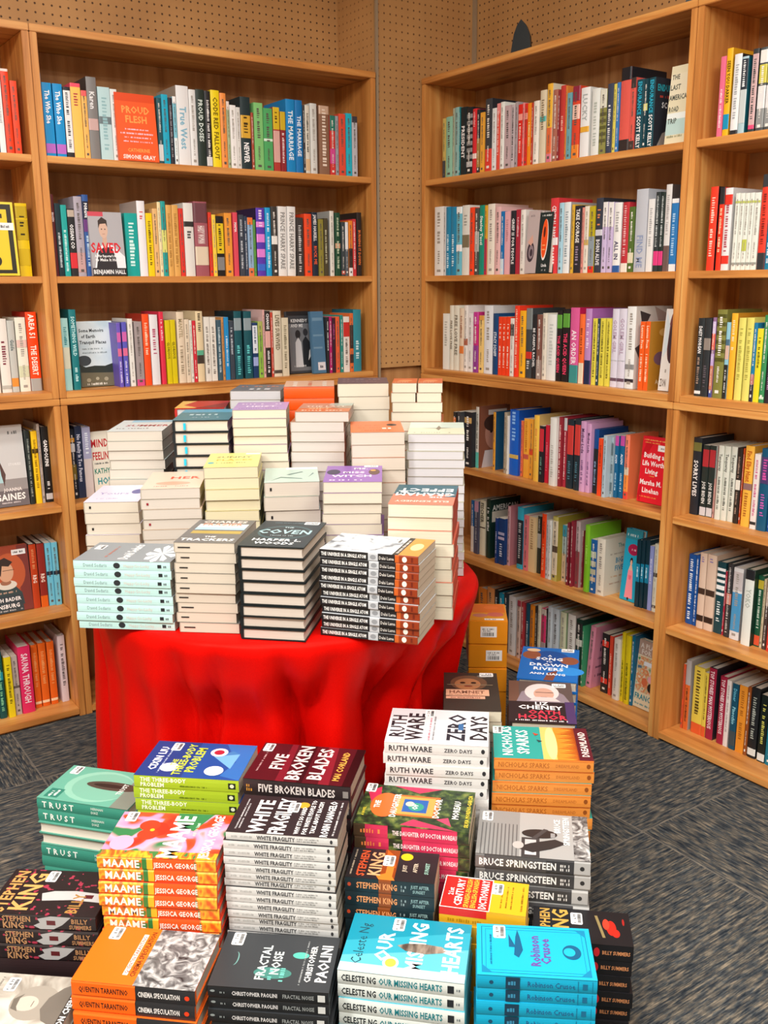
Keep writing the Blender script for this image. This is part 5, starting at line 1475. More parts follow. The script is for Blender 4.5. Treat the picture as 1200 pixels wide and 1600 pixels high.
# orient: S spine, T tail, H head, F fore edge towards the viewer
# key: orient, hard, nominal thickness, how many show, spine colour, cover colour, page colour, spine art, front art, label, price (p, q of sticker)
ST = {
'trust': ('S', True, .029, 5, '3a8c78', '58a08c', 'dcd6c8',
   [('t', 'T R U S T', .06, .5, .5, 'e8f0e8', .44, True, True), ('t', 'HERNAN', .6, .68, .2, 'c8dcd0', .2, True, True), ('t', 'DIAZ', .6, .34, .2, 'c8dcd0', .12, True, True)],
   [('r', 0, 0, 1, 1, '62a892'), ('e', .5, .5, .44, .36, '86bea8'), ('e', .5, .46, .38, .32, '74b09a'), ('r', 0, 0, 1, .2, '7a8478'), ('e', .55, .36, .12, .3, '4a4038'), ('e', .55, .4, .05, .18, '2c2622'), ('t', 'TRUST', .5, .24, .05, 'd8e0d8', .7), ('r', .06, .8, .3, .95, '2c7a68'), ('~', .08, .28, .9, .03, 'e8f0e8'), ('~', .08, .28, .85, .03, 'e8f0e8')],
   'teal hardcover with pale lettering', (.86, .9, '9.99')),
'threebody': ('S', False, .0262, 3, 'a4c02c', '1a4a90', 'd9d2c2',
   [('t', 'THE THREE-BODY', .06, .7, .34, 'f4f8e0', .58, True, True), ('t', 'PROBLEM', .06, .26, .34, 'f4f8e0', .36, True, True), ('~', .44, .72, .26, .14, '5a7018'), ('r', .9, .25, .97, .75, '20281c'), ('e', .935, .5, .02, .16, 'd8e0c0')],
   [('r', 0, 0, 1, 1, '164a92'), ('r', 0, .55, 1, 1, '123c7c'), ('p', [(0, 0), (.1, .2), (.5, .12), (1, .3), (1, 0)], '2a6ab0'), ('p', [(.3, .14), (.62, .36), (.72, .12)], '6aa8d8'), ('p', [(.62, .36), (.72, .12), (.8, .2)], '3a78b0'), ('e', .26, .72, .12, .09, 'dce4ec'), ('t', 'CIXIN LIU', .5, .88, .075, 'f0f4f8', .9), ('~', .1, .9, .8, .018, 'b8c8e0'), ('t', 'THE', .4, .7, .05, 'c8d43c', .3), ('t', 'THREE-BODY', .5, .62, .075, 'c8d43c', .92), ('t', 'PROBLEM', .5, .51, .085, 'c8d43c', .94), ('e', .74, .33, .12, .085, 'ecdcdc'), ('e', .74, .33, .07, .05, 'a82438'), ('e', .22, .28, .13, .09, 'f0f0ec'), ('e', .22, .28, .1, .07, 'd8dce0')],
   'blue paperback with lime green spine', (.84, .77, '9.99')),
'fiveblades': ('S', True, .037, 2, '2e2628', '48141c', 'b8b0a4',
   [('t', 'FIVE BROKEN BLADES', .5, .5, .46, 'dcd4d0', .72), ('~', .03, .09, .6, .2, 'c08838'), ('~', .03, .09, .35, .2, 'c08838'), ('r', .93, .3, .98, .7, '8a8480')],
   [('r', 0, 0, 1, 1, '4c121a'), ('p', [(0, .2), (1, .26), (1, .36), (0, .3)], '7a1c28'), ('p', [(0, .62), (1, .66), (1, .72), (0, .7)], '741a26'), ('p', [(0, .45), (1, .47), (1, .55), (0, .5)], '300c12'), ('r', 0, 0, 1, .08, '24090d'), ('t', 'FIVE', .5, .76, .12, 'd8ccc8', .6), ('t', 'BROKEN', .52, .56, .13, 'd8ccc8', .94), ('t', 'BLADES', .52, .36, .13, 'd8ccc8', .94), ('t', 'MAI CORLAND', .5, .16, .06, 'd8a448', .86), ('~', .2, .8, .92, .018, 'c8a0a0')],
   'dark maroon hardcover with silver title', (.86, .93, '9.99')),
'ruth': ('S', False, .0245, 5, 'd4d4d2', 'd6d6d6', 'd9d2c2',
   [('t', 'RUTH WARE', .04, .5, .5, '3c3a3e', .5, True, True), ('t', 'ZERO DAYS', .58, .46, .34, '4a484c', .32, True, True), ('e', .95, .5, .018, .22, '28282c')],
   [('r', 0, 0, 1, 1, 'd8d8da'), ('r', .3, 0, .7, 1, 'e2e2e4'), ('t', 'RUTH', .48, .9, .14, '2c2a2e', .98), ('t', 'WARE', .48, .73, .16, '2c2a2e', .98), ('~', .1, .9, .58, .02, 'c05068'), ('~', .1, .8, .54, .02, '505054'), ('t', 'ZERO', .5, .32, .17, '2c3038', .98), ('r', .42, .25, .6, .3, '3a6a9a'), ('t', 'DAYS', .5, .1, .16, '2c2a2e', .98)],
   'white paperback with grey capitals', (.86, .6, '5.99')),
'dreamland': ('S', False, .0275, 5, 'd8893a', '2a9a90', 'd9c8a4',
   [('t', 'NICHOLAS SPARKS', .04, .46, .42, 'a85c20', .52, False, True), ('t', 'DREAMLAND', .62, .46, .26, 'b46a2c', .24, False, True), ('e', .95, .5, .02, .2, '8a4a1c'), ('r', 0, .88, 1, 1, 'e4762c')],
   [('r', 0, .45, 1, 1, '2f9c92'), ('r', 0, .3, 1, .5, 'e0c06a'), ('r', 0, .14, 1, .36, 'e88a2c'), ('r', 0, .0, 1, .15, '5c1a24'), ('e', .5, .4, .5, .06, 'f0dc90')]
   + [('p', [(x, .14), (x+.02, .14+.06+.16*((k*37) % 10)/10), (x+.04, .14)], 'a84a18') for k, x in enumerate([i*.045 for i in range(22)])]
   + [('t', 'NICHOLAS', .52, .86, .1, 'e8f0ec', .94), ('t', 'SPARKS', .5, .7, .12, 'e8f0ec', .94), ('p', [(.7, .56), (.8, .58), (.75, .52)], 'c04830'), ('p', [(.5, .53), (.58, .55), (.54, .49)], '304848'), ('t', 'DREAMLAND', .48, .07, .07, 'ecd8d0', .9)],
   'orange-spined paperback with teal and gold cover', (.86, .95, '9.99')),
'cheney': ('T', True, .031, 3, '3a2c2c', '2c2022', 'ccc4b4', None,
   [('r', 0, 0, 1, 1, '2a2022'), ('r', 0, .48, 1, 1, '5a4c48'), ('r', 0, .48, .16, 1, '6a4a3c'), ('p', [(.12, .48), (.2, .72), (.34, .8), (.7, .8), (.86, .68), (.95, .48)], '8a7c84'), ('e', .52, .72, .27, .22, 'd8ccc8'), ('e', .55, .68, .16, .15, 'c89c88'), ('r', .42, .71, .7, .722, '2a2224'), ('r', .5, .6, .6, .607, '8a4a48'), ('p', [(.32, .5), (.4, .6), (.7, .6), (.8, .5)], 'cfc2be'), ('r', .86, 0, 1, .5, '4a3460'), ('t', 'LIZ', .5, .44, .07, 'f0ecec', .3), ('t', 'CHENEY', .48, .345, .085, 'f0ecec', .84), ('t', 'OATH', .54, .235, .085, 'd8384c', .6), ('t', 'HONOR', .5, .125, .095, 'd8384c', .86), ('~', .1, .9, .045, .03, 'e0d8d8')],
   'dark hardcover with hooded woman in glasses on cover', (.8, .9, '9.99')),
'song': ('T', True, .029, 2, '1458a0', '1468b8', 'd4ccbc', None,
   [('r', 0, 0, 1, 1, '1466b4'), ('e', .5, .66, .34, .24, '0f4a90'), ('e', .85, .3, .25, .12, '2c88d4'), ('e', .18, .74, .16, .13, '8a5038'), ('e', .2, .9, .12, .05, 'd8b890'), ('e', .84, .62, .16, .12, '8a5038'), ('p', [(.5, .22), (.66, .3), (.6, 0), (.44, 0)], '7a4434'), ('t', 'A', .5, .74, .05, 'f0f4f8', .2), ('t', 'SONG', .5, .64, .085, 'f0f4f8', .5), ('t', 'TO', .5, .55, .04, 'f0f4f8', .2), ('t', 'DROWN', .5, .45, .085, 'f0f4f8', .84), ('t', 'RIVERS', .5, .33, .085, 'f0f4f8', .9), ('t', 'ANN LIANG', .5, .18, .055, 'f0f4f8', .7)],
   'bright blue hardcover with white title and brown figures', (.8, .94, '9.99')),
'hamnet': ('T', False, .026, 3, '2c2824', '36302a', 'd4ccb8', None,
   [('r', 0, 0, 1, 1, '36302a'), ('e', .46, .72, .34, .2, '6a4c38'), ('e', .44, .69, .24, .15, 'a8714a'), ('e', .35, .72, .05, .025, '2a1e18'), ('e', .55, .72, .05, .025, '2a1e18'), ('e', .45, .63, .08, .02, '7a3c2c'), ('r', .06, .66, .9, .675, '8a7a60'), ('r', .04, .38, .82, .54, 'e0ac8c'), ('t', 'HAMNET', .42, .475, .07, '8a5c48', .7), ('~', .1, .7, .41, .025, 'a87860'), ('r', .04, .3, .74, .365, 'dca488'), ('~', .1, .68, .33, .03, '7a5040'), ('e', .72, .9, .1, .04, '6a645c')],
   'dark brown paperback with painted face and peach band', (.8, .94, '9.99')),
'daughter': ('S', False, .0285, 4, 'cc3358', '28361e', 'd4ccb8',
   [('r', 0, 0, .1, 1, '4a3a28'), ('r', .3, 0, .42, 1, '@leaf'), ('r', .9, 0, 1, 1, '@leaf'), ('~', .06, .26, .5, .34, 'f08c4c'), ('t', 'THE DAUGHTER OF DOCTOR MOREAU', .62, .5, .34, 'f4e0e4', .56)],
   [('r', 0, 0, 1, 1, '@leaf'), ('p', [(.0, .1), (.1, .3), (.2, .5), (.05, .6)], 'c83456'), ('p', [(.85, .5), (1, .3), (1, .75)], 'c83456'), ('p', [(.5, .9), (.8, .97), (.95, .86), (.7, .84)], 'c03050'), ('p', [(.1, .16), (.3, .2), (.24, .3)], 'd04060'), ('e', .5, .78, .3, .13, 'e0662c'), ('r', .26, .3, .78, .72, 'b06428'), ('r', .3, .34, .74, .68, 'd89848'), ('r', .36, .4, .68, .62, '2458a0'), ('e', .5, .5, .1, .07, '30907a'), ('e', .56, .56, .06, .04, 'd8c8b0'), ('t', 'THE', .5, .85, .05, 'f4f0e8', .4), ('t', 'DAUGHTER', .5, .69, .055, 'f4f0e8', .94), ('t', 'OF', .5, .51, .05, 'f4f0e8', .2), ('t', 'DOCTOR', .5, .31, .055, 'f4f0e8', .8), ('t', 'MOREAU', .5, .14, .055, 'f4f0e8', .84), ('t', 'SILVIA MORENO-GARCIA', .5, .035, .035, 'd8c43c', .92), ('t', 'A NOVEL', .3, .95, .025, 'd8c43c', .5)],
   'leafy green paperback with pink spine and orange doorway', (.9, .95, '5.99')),
'bruce': ('S', True, .033, 4, '4c4c4e', '8a8a88', 'ccc6ba',
   [('r', .0, 0, .08, 1, '6a6a6a'), ('r', .62, 0, .86, 1, '3a3a3c'), ('r', .86, 0, 1, 1, 'b0b0ae'), ('t', 'BRUCE SPRINGSTEEN', .03, .5, .46, 'f0f0ee', .68, True, True), ('~', .74, .83, .6, .2, 'd8d8d6'), ('~', .74, .83, .35, .2, 'd8d8d6'), ('e', .93, .5, .02, .15, '303030')],
   [('r', 0, 0, 1, 1, 'a4a4a2'), ('r', 0, .62, 1, 1, '8c8c8a')] + [('r', 0, .64+.035*k, .7, .65+.035*k, '5c5c5c') for k in range(10)] + [('r', 0, 0, 1, .14, '@grey'), ('r', .0, .44, .42, .6, '3a3a3c'), ('r', .05, .47, .18, .57, 'c8c8c8'), ('r', .22, .47, .38, .57, 'b8b8b8'), ('p', [(.18, .66), (.3, .52), (.42, .3), (.34, .2), (.2, .34), (.1, .5)], '2c2c2e'), ('e', .24, .63, .08, .05, 'b4b0ac'), ('e', .52, .44, .1, .16, '28282a'), ('p', [(.4, .52), (.64, .4), (.62, .36), (.38, .48)], '404042'), ('r', .45, .3, .55, .34, '909090'), ('t', 'BRUCE', .72, .28, .055, 'f0f0ee', .5), ('t', 'SPRINGSTEEN', .62, .2, .055, 'f0f0ee', .72)],
   'grey photo-covered hardcover with white capitals', (.85, .92, '8.99')),
'king': ('S', False, .0298, 3, '1a2a30', '201e1e', 'c8bca4',
   [('e', .05, .5, .02, .14, 'c84a28'), ('r', .38, 0, .52, 1, '8a4418'), ('t', 'STEPHEN KING', .13, .5, .42, 'e0945c', .46, True, True), ('~', .63, .7, .62, .2, '8a9a9c'), ('~', .63, .7, .36, .2, '8a9a9c'), ('t', 'JUST AFTER', .74, .66, .24, '8aa8a8', .2, True, True), ('t', 'SUNSET', .76, .32, .22, '8aa8a8', .14, True, True)],
   [('r', 0, 0, 1, 1, '201e20'), ('r', 0, .45, 1, .62, '8a3c10'), ('r', .1, .48, .5, .56, 'e8782c'), ('p', [(0, .44), (.25, .52), (.12, .66), (0, .62)], 'e07828'), ('p', [(.4, .46), (.8, .5), (1, .6), (.6, .58)], 'c8581c'), ('~', .1, .95, .95, .02, 'b8a890'), ('t', 'STEPHEN', .5, .84, .09, 'd8552c', .96), ('t', 'KING', .5, .69, .14, 'dca070', .96), ('e', .8, .36, .12, .07, 'e8b81c'), ('t', 'JUST', .42, .36, .045, 'c8b8a0', .34), ('t', 'AFTER', .46, .24, .045, 'c8b8a0', .4), ('t', 'SUNSET', .46, .11, .045, '90b8a8', .46)],
   'small black paperback with orange flame band', (.62, .55, '8.99')),
'dict': ('S', False, .035, 1, 'dca824', 'e8b020', 'd8b060',
   [('r', .0, .55, .55, 1, 'c82420'), ('~', .1, .5, .3, .2, 'b08010')],
   [('r', 0, 0, 1, 1, 'e6ac20'), ('r', .0, .42, 1, 1, 'f0ece4'), ('r', .02, .43, .97, .99, 'd4241c'), ('r', .02, .5, .97, .62, 'c01c18'), ('t', '21st', .5, .9, .06, 'f4ece8', .4), ('t', 'CENTURY', .5, .8, .085, 'f4ece8', .86), ('t', 'SPANISH-ENGLISH', .5, .7, .06, 'e8b83c', .9), ('t', 'ENGLISH-SPANISH', .5, .62, .06, 'e8b83c', .9), ('t', 'DICTIONARY', .5, .51, .085, 'f4ece8', .9)] + strokes('8a6410', (.15, .85, .3, .02), (.15, .85, .24, .02), (.15, .85, .18, .02), (.1, .9, .06, .025)),
   'thick yellow and red dictionary paperback', (.72, .36, '4.99')),
'hearts': ('S', True, .0286, 4, 'd2dad6', '58b4c4', 'd0cabc',
   [('t', 'CELESTE NG', .03, .5, .44, '1c2428', .28, True, True), ('t', 'OUR MISSING HEARTS', .33, .5, .44, '157a84', .5, True, True), ('r', .87, .24, .92, .76, '24282c'), ('~', .94, .98, .5, .2, '6a7478')],
   [('r', 0, 0, 1, 1, '5cb4c2'), ('p', [(.25, 1), (1, 1), (1, 0), (.55, .0)], '2f9fb4'), ('p', [(.5, 1), (1, 1), (1, .0), (.85, .0)], '178aa2'), ('r', 0, 0, .14, 1, 'b4d2d6'), ('t', 'Celeste Ng', .48, .88, .085, '1c4450', .84, False), ('t', 'OUR', .46, .68, .12, 'f4f8f8', .62), ('t', 'MISSING', .52, .42, .13, 'f4f8f8', .84), ('t', 'HEARTS', .52, .13, .13, 'f4f8f8', .8), ('p', [(.5, .58), (.42, .5), (.4, .34), (.45, .2), (.5, .17), (.55, .22), (.57, .36), (.55, .5)], '@fur'), ('p', [(.49, .2), (.51, .2), (.5, .02)], 'c8d4d4'), ('e', .2, .6, .1, .065, 'f0f0e4'), ('e', .2, .6, .07, .045, 'd8b84c')],
   'pale-spined hardcover with turquoise cover and white capitals', (.86, .6, '8.99')),
'robinson': ('S', True, .0285, 4, '12a2c8', '18b0d8', '8ac8d4',
   [('r', .24, .06, .36, .94, '1a3a50'), ('~', .26, .34, .5, .3, '3a8ab0'), ('e', .12, .5, .018, .14, '1c4a68'), ('t', 'Robinson Crusoe', .42, .5, .4, '2c4a80', .4, False, True), ('r', .84, .1, .845, .9, '1c6a90'), ('r', .88, .3, .92, .7, '1c6a90'), ('r', .96, .1, .963, .9, '1c6a90')],
   [('r', 0, 0, 1, 1, '1cb0d6'), ('r', .05, .04, .95, .047, '0f6a94'), ('r', .05, .953, .95, .96, '0f6a94'), ('r', .05, .04, .06, .96, '0f6a94'), ('r', .94, .04, .95, .96, '0f6a94'), ('r', .1, .075, .9, .08, '1482ac'), ('r', .1, .92, .9, .925, '1482ac'), ('r', .1, .075, .107, .925, '1482ac'), ('r', .893, .075, .9, .925, '1482ac'), ('p', [(.05, .04), (.2, .04), (.05, .13)], '1482ac'), ('p', [(.95, .04), (.8, .04), (.95, .13)], '1482ac'), ('p', [(.05, .96), (.2, .96), (.05, .87)], '1482ac'), ('p', [(.4, .68), (.75, .66), (.9, .64), (.75, .62), (.5, .6), (.35, .64)], '145a80'), ('p', [(.55, .66), (.8, .72), (.55, .72)], '145a80'), ('t', 'Robinson', .5, .5, .08, '6a4a9a', .6), ('t', 'Crusoe', .5, .41, .08, '6a4a9a', .5), ('e', .5, .18, .14, .08, '145a80'), ('e', .5, .2, .08, .05, '1cb0d6'), ('~', .2, .8, .88, .02, '0f6a94')],
   'bright turquoise hardcover with bordered cover and script title', (.84, .8, '8.99')),
'billyR': ('S', False, .0335, 6, '17171a', '1c1b1e', '2a2824',
   [('e', .635, .5, .03, .3, 'd0242c'), ('t', 'BILLY SUMMERS', .69, .5, .24, 'd08c5c', .28, True, True), ('t', 'STEPHEN KING', .05, .5, .3, 'b08850', .36, True, True)],
   [('r', 0, 0, 1, 1, '1c1b1e'), ('t', 'STEPHEN', .5, .88, .1, 'c89c48', .96), ('t', 'KING', .5, .72, .16, 'c89c48', .96), ('e', .5, .2, .22, .05, 'd8281c'), ('e', .6, .25, .16, .035, 'e8402c'), ('e', .35, .16, .12, .04, 'd8281c'), ('p', [(.2, .3), (.85, .36), (.85, .33), (.2, .27)], '8a7a50'), ('e', .7, .07, .1, .012, 'a02420')],
   'small black paperback with red splash on cover', (.7, .55, '6.99')),
'maame': ('S', True, .0252, 7, 'e2541e', 'd84028', 'd0c8b8',
   [('r', .0, 0, .38, 1, '@zigzag'), ('r', .38, 0, .42, 1, '2f7a3c'), ('r', .42, 0, .47, 1, 'e8b02c'), ('r', .82, 0, 1, 1, '@zigzag'), ('t', 'MAAME', .05, .5, .6, 'f4f0e8', .32, True, True), ('t', 'JESSICA GEORGE', .48, .46, .4, 'f4ece0', .36, True, True)],
   [('r', 0, 0, 1, 1, '@flower'), ('p', [(.6, .3), (1, .18), (1, .5), (.75, .48)], '2f7a48'), ('e', .62, .62, .16, .1, 'd8301c'), ('e', .5, .68, .12, .09, 'e03c20'), ('e', .7, .7, .12, .09, 'e03c20'), ('e', .6, .66, .03, .02, 'f0c030'), ('e', .3, .86, .16, .1, 'f4a0bc'), ('r', 0, 0, .14, 1, '@zigzag'), ('t', 'MAAME', .48, .42, .17, 'f4f0ec', .94), ('t', 'JESSICA GEORGE', .5, .12, .08, 'f4f0ec', .94), ('~', .5, .8, .28, .03, 'b8e0c0')],
   'orange hardcover with flower pattern and white capitals', (.88, .9, '9.99')),
'fragility': ('S', False, .0157, 15, 'cfcfcc', '222224', 'b8b0a4',
   [('~', .05, .24, .5, .26, 'a8a8a4'), ('t', 'WHITE FRAGILITY', .28, .5, .52, '3a3a3c', .34, True, True), ('~', .64, .84, .64, .2, '8a8a88'), ('~', .64, .82, .36, .2, '8a8a88'), ('e', .945, .5, .012, .26, '3a3a3c')],
   [('r', 0, 0, 1, 1, '242426'), ('~', .1, .9, .93, .016, 'c8c8c8'), ('~', .1, .8, .9, .016, 'c8c8c8'), ('t', 'WHITE', .46, .75, .14, 'f2f2f0', .86), ('t', 'FRAGILITY', .48, .56, .14, 'f2f2f0', .94), ('e', .8, .4, .08, .055, 'd89c30'), ('t', "WHY IT'S SO HARD", .4, .38, .04, 'e8e8e6', .7), ('t', 'FOR WHITE PEOPLE TO', .5, .31, .04, 'e8e8e6', .9), ('t', 'TALK ABOUT RACISM', .5, .24, .04, 'e8e8e6', .84), ('t', 'ROBIN DIANGELO', .48, .13, .065, 'f2f2f0', .94), ('~', .06, .94, .05, .018, 'd0d0d0')],
   'white-spined paperback with black cover', (.72, .48, '8.99')),
'cinema': ('S', True, .0312, 3, '2a2a2c', 'e8641c', 'c8c0b0',
   [('r', 0, 0, .52, 1, 'ee6410'), ('t', 'QUENTIN TARANTINO', .06, .5, .34, '2a1a14', .4, True, True), ('t', 'CINEMA SPECULATION', .54, .5, .32, 'e8e4e0', .34, True, True), ('e', .935, .5, .02, .15, 'e0401c')],
   [('r', 0, 0, 1, 1, '@grey'), ('r', 0, .5, 1, 1, 'f06a14'), ('r', .16, .585, .88, .625, 'f4e8dc'), ('t', 'QUENTIN TARANTINO', .52, .605, .032, 'e0401c', .66), ('t', 'CINEMA SPECULATION', .54, .545, .04, '5a1c0c', .8)],
   'orange and grey hardcover with split spine', (.86, .86, '8.99')),
'fractal': ('S', True, .0245, 4, '1e2022', '303336', '3a3a38',
   [('e', .04, .6, .02, .1, '8a9494'), ('~', .1, .15, .5, .16, '8a9494'), ('t', 'CHRISTOPHER PAOLINI', .2, .5, .32, 'd0d0d0', .38, True, True), ('t', 'FRACTAL NOISE', .62, .5, .32, '8a9090', .26, True, True), ('r', .91, .22, .97, .78, 'c8ccca')],
   [('r', 0, 0, 1, 1, '323538'), ('e', .5, .85, .12, .03, '6a9a94'), ('e', .5, .855, .12, .025, '323538'), ('e', .28, .5, .1, .16, '3f7a70'), ('~', .16, .4, .52, .04, '6ac0b0'), ('~', .14, .4, .42, .04, '6ac0b0'), ('e', .62, .3, .06, .07, '52b0a0'), ('t', 'FRACTAL', .46, .6, .075, 'c4ccca', .66), ('t', 'NOISE', .46, .49, .075, 'c4ccca', .5), ('t', 'CHRISTOPHER', .48, .2, .05, 'd8dad8', .8), ('t', 'PAOLINI', .5, .09, .09, 'e8eae8', .94), ('~', .1, .9, .26, .015, 'a0a4a4')],
   'charcoal hardcover with teal smoke shapes', (.86, .88, '7.99')),
'billyL': ('S', True, .0345, 3, '2c1e20', '241c1e', '40302c',
   [('r', 0, 0, 1, 1, '@spots'), ('t', 'STEPHEN', .16, .7, .34, 'b0845c', .26, True, True), ('t', 'KING', .16, .28, .4, 'b0845c', .24, True, True), ('p', [(.44, .3), (.5, .5), (.48, .75), (.6, .94), (.78, .9), (.7, .4), (.62, .1), (.5, .08)], 'a8a8a8'), ('r', .56, .36, .64, .66, '5a2024'), ('t', 'BILLY', .78, .66, .3, 'a87c54', .16, True, True), ('t', 'SUMMERS', .76, .28, .26, 'a87c54', .2, True, True)],
   [('r', 0, 0, 1, 1, '@spots'), ('t', 'STEPHEN', .5, .9, .11, 'c89454', .98), ('t', 'KING', .5, .73, .17, 'd0a05c', .98), ('p', [(.3, .56), (.46, .6), (.52, .5), (.54, .3), (.48, 0), (.3, 0), (.34, .3)], 'b8b8b6'), ('r', .38, .12, .46, .2, '5a2024'), ('t', 'BILLY', .26, .24, .1, 'a87c40', .42), ('t', 'SUMMERS', .8, .08, .1, 'a87c40', .4)],
   'dark speckled hardcover with gold lettering', (.84, .6, '12.99')),
'titan': ('S', True, .032, 2, '3a3836', 'a8a298', 'c8c0b0', None,
   [('r', 0, 0, 1, 1, '@sepia'), ('r', 0, .72, 1, 1, 'b4aea2'), ('e', .52, .34, .3, .2, '9a9286'), ('p', [(.14, .07), (.24, .2), (.42, .26), (.62, .24), (.8, .16), (.9, .07)], '6e675e'), ('e', .5, .4, .13, .1, 'bdb4a6'), ('p', [(.36, .44), (.4, .51), (.56, .53), (.66, .46), (.58, .48), (.44, .47)], '6a645a'), ('r', .45, .345, .55, .352, '7a6e62'), ('r', 0, 0, 1, .07, '3a3632'), ('t', 'TITAN', .5, .86, .12, '3a3632', .8), ('~', .05, .95, .73, .02, '6a645c'), ('t', 'RON CHERNOW', .5, .035, .05, 'ecece8', .94)],
   'sepia photo-covered hardcover at the front corner', (.8, .62, '8.99')),
# ---- on the table
'sedaris': ('S', False, .02, 8, 'b4dad6', '84898c', 'd9d2c2',
   [('t', 'David Sedaris', .1, .5, .4, '7a8c8e', .28, False, True), ('e', .45, .5, .035, .34, '2a2c30'), ('t', 'Happy-Go-Lucky', .52, .5, .34, 'd0b8b0', .3, False, True), ('r', .87, .3, .91, .7, '26282c'), ('~', .93, .97, .5, .3, '5a6468')],
   [('r', 0, 0, 1, 1, '868c90'), *[('p', [(.45, .18), (.45+.3*math.cos(k*.7)*1.3, .18+.15*math.sin(k*.7)), (.45+.36*math.cos(k*.7+.25)*1.3, .18+.17*math.sin(k*.7+.25)), (.45+.3*math.cos(k*.7+.5)*1.3, .18+.14*math.sin(k*.7+.5))], ('e6eaea', 'd4dada')[k % 2]) for k in range(9)], ('t', 'David Sedaris', .5, .52, .1, 'eceeee', .8), ('~', .2, .8, .72, .03, 'c07868')],
   'pale aqua-spined paperback', (.7, .9, '7.99')),
'trackers': ('T', False, .0229, 9, '6a6866', '6e6c6a', 'd2c9b8', None,
   [('r', 0, 0, 1, 1, '6a6866'), ('r', .1, .6, .95, .8, 'dce0dc'), ('r', .1, .55, .95, .66, 'a8c8d8'), ('r', .1, .38, .95, .5, 'b0984c'), ('t', 'CHARLES', .5, .9, .09, 'e8dcd0', .9), ('t', 'FRAZIER', .5, .78, .09, 'd89078', .9), ('t', 'THE', .5, .25, .05, 'f0f0ec', .3), ('t', 'TRACKERS', .5, .13, .09, 'f0f0ec', .94)],
   'grey-covered paperback showing page edges with pen marks', None),
'coven': ('T', True, .0262, 8, '1c2a2e', '121a1c', 'd2c8bc', None,
   [('r', 0, 0, 1, 1, '2a363c'), ('e', .5, .55, .42, .26, '3e5a60'), ('e', .5, .55, .38, .22, '2a363c'), ('t', 'THE', .5, .74, .04, 'b8ccd0', .3), ('t', 'COVEN', .5, .57, .15, 'a8c8cc', .84), ('~', .3, .7, .42, .03, '9ab0b4'), ('t', 'HARPER L.', .5, .25, .08, 'e8ecec', .8), ('t', 'WOODS', .5, .13, .08, 'e8ecec', .6), ('~', .2, .8, .92, .03, '6a8088')],
   'black hardcover with pale page edges outward', (.8, .92, '9.99')),
'universe': ('S', False, .0178, 11, '1b1a1c', 'c4c8cc', 'd4ccbc',
   [('t', 'THE UNIVERSE IN A SINGLE ATOM', .02, .48, .44, 'ecece8', .46, True, True), ('r', .5, .0, .6, 1, 'b8bcc0'), ('e', .55, .5, .03, .3, '8a8e92'), ('t', 'Dalai Lama', .61, .48, .4, 'e8e4dc', .15, False, True), ('r', .77, 0, 1, 1, '8a3414'), ('r', .77, 0, .81, 1, 'c05a20'), ('e', .865, .5, .024, .36, 'e8e0d4'), ('r', .93, .2, .95, .8, '6a2010')],
   [('r', 0, 0, 1, 1, 'b8bcc0'), ('r', .0, .26, 1, 1, '@pale'), ('r', 0, .2, 1, .26, '1c1a1c'), ('~', .1, .9, .23, .03, 'd8d4cc'), ('r', 0, 0, 1, .2, 'd88a3c'), ('e', .5, .1, .2, .06, 'f0d890')],
   'slim black-spined paperback with orange band', (.75, .34, '6.99')),
'T5': ('H', False, .0299, 9, 'c8503c', 'e0765c', 'ddd5c0', None,
   [('r', 0, 0, 1, 1, 'e07a62'), ('r', 0, 0, 1, .62, '1f5866'), ('p', [(0, .5), (.3, .66), (.7, .6), (1, .68), (1, .5)], 'e07a62'), ('t', 'ELLE KENNEDY', .5, .84, .07, 'f4d8c8', .84), ('t', 'GRAHAM', .5, .5, .15, 'f0f2f0', .96), ('t', 'EFFECT', .5, .28, .15, 'f0f2f0', .9), ('t', 'THE', .3, .64, .06, 'f0f2f0', .3), ('e', .85, .4, .06, .04, 'e8e8e8')],
   'thick coral paperback with upside-down title facing out', None),
'T6': ('T', False, .0278, 4, 'b8a8c8', 'd8d0e0', 'd6cfbf', None,
   [('r', 0, 0, 1, 1, 'dcd6e4'), ('e', .82, .6, .12, .14, '5a5a98'), ('t', 'Yours', .4, .5, .12, '8a7ab8', .7, False), ('~', .1, .6, .2, .04, 'a898c0')],
   'thick paperback with pale lilac cover', None),
'T7': ('T', False, .0251, 6, 'd8c8b8', 'e0c0a8', 'cdc5ba', None,
   [('r', 0, 0, 1, 1, 'e4c8b4'), ('t', 'HER', .66, .62, .14, 'd8553c', .6), ('e', .5, .3, .3, .1, 'e0a890'), ('~', .2, .8, .14, .04, 'b07868')],
   'paperback with peach cover and red lettering', None),
'T8': ('T', False, .0268, 6, 'd8c85c', 'e4d678', 'd8cfae', None,
   [('r', 0, 0, 1, 1, 'e4d884'), ('t', 'SUNNY', .5, .7, .1, '8a8458', .7), ('t', 'PLACES', .52, .5, .1, 'c8a838', .8), ('~', .2, .8, .3, .05, '8a8458'), ('r', .7, .88, .98, .97, 'dfe6e8'), ('e', .1, .3, .06, .05, '40a8b8')],
   'thick paperback with pale yellow cover', None),
'T9': ('T', False, .035, 3, 'c0ccc0', 'b4c8bc', 'cfc6b8', None,
   [('r', 0, 0, 1, 1, 'b8ccc0'), ('r', .4, .86, 1, 1, 'dfe8e4'), ('p', [(.1, .1), (.3, .3), (.7, .2), (.68, .24), (.3, .36)], '4a6a64'), ('p', [(.4, .5), (.7, .7), (.72, .66), (.46, .48)], '4a6a64'), ('p', [(.8, .3), (.9, .6), (.92, .56)], '5a7a74')],
   'thick paperback with pale green cover', None),
'T10': ('T', False, .0252, 7, '8a5aa0', '8a62a8', 'd6cdbd', None,
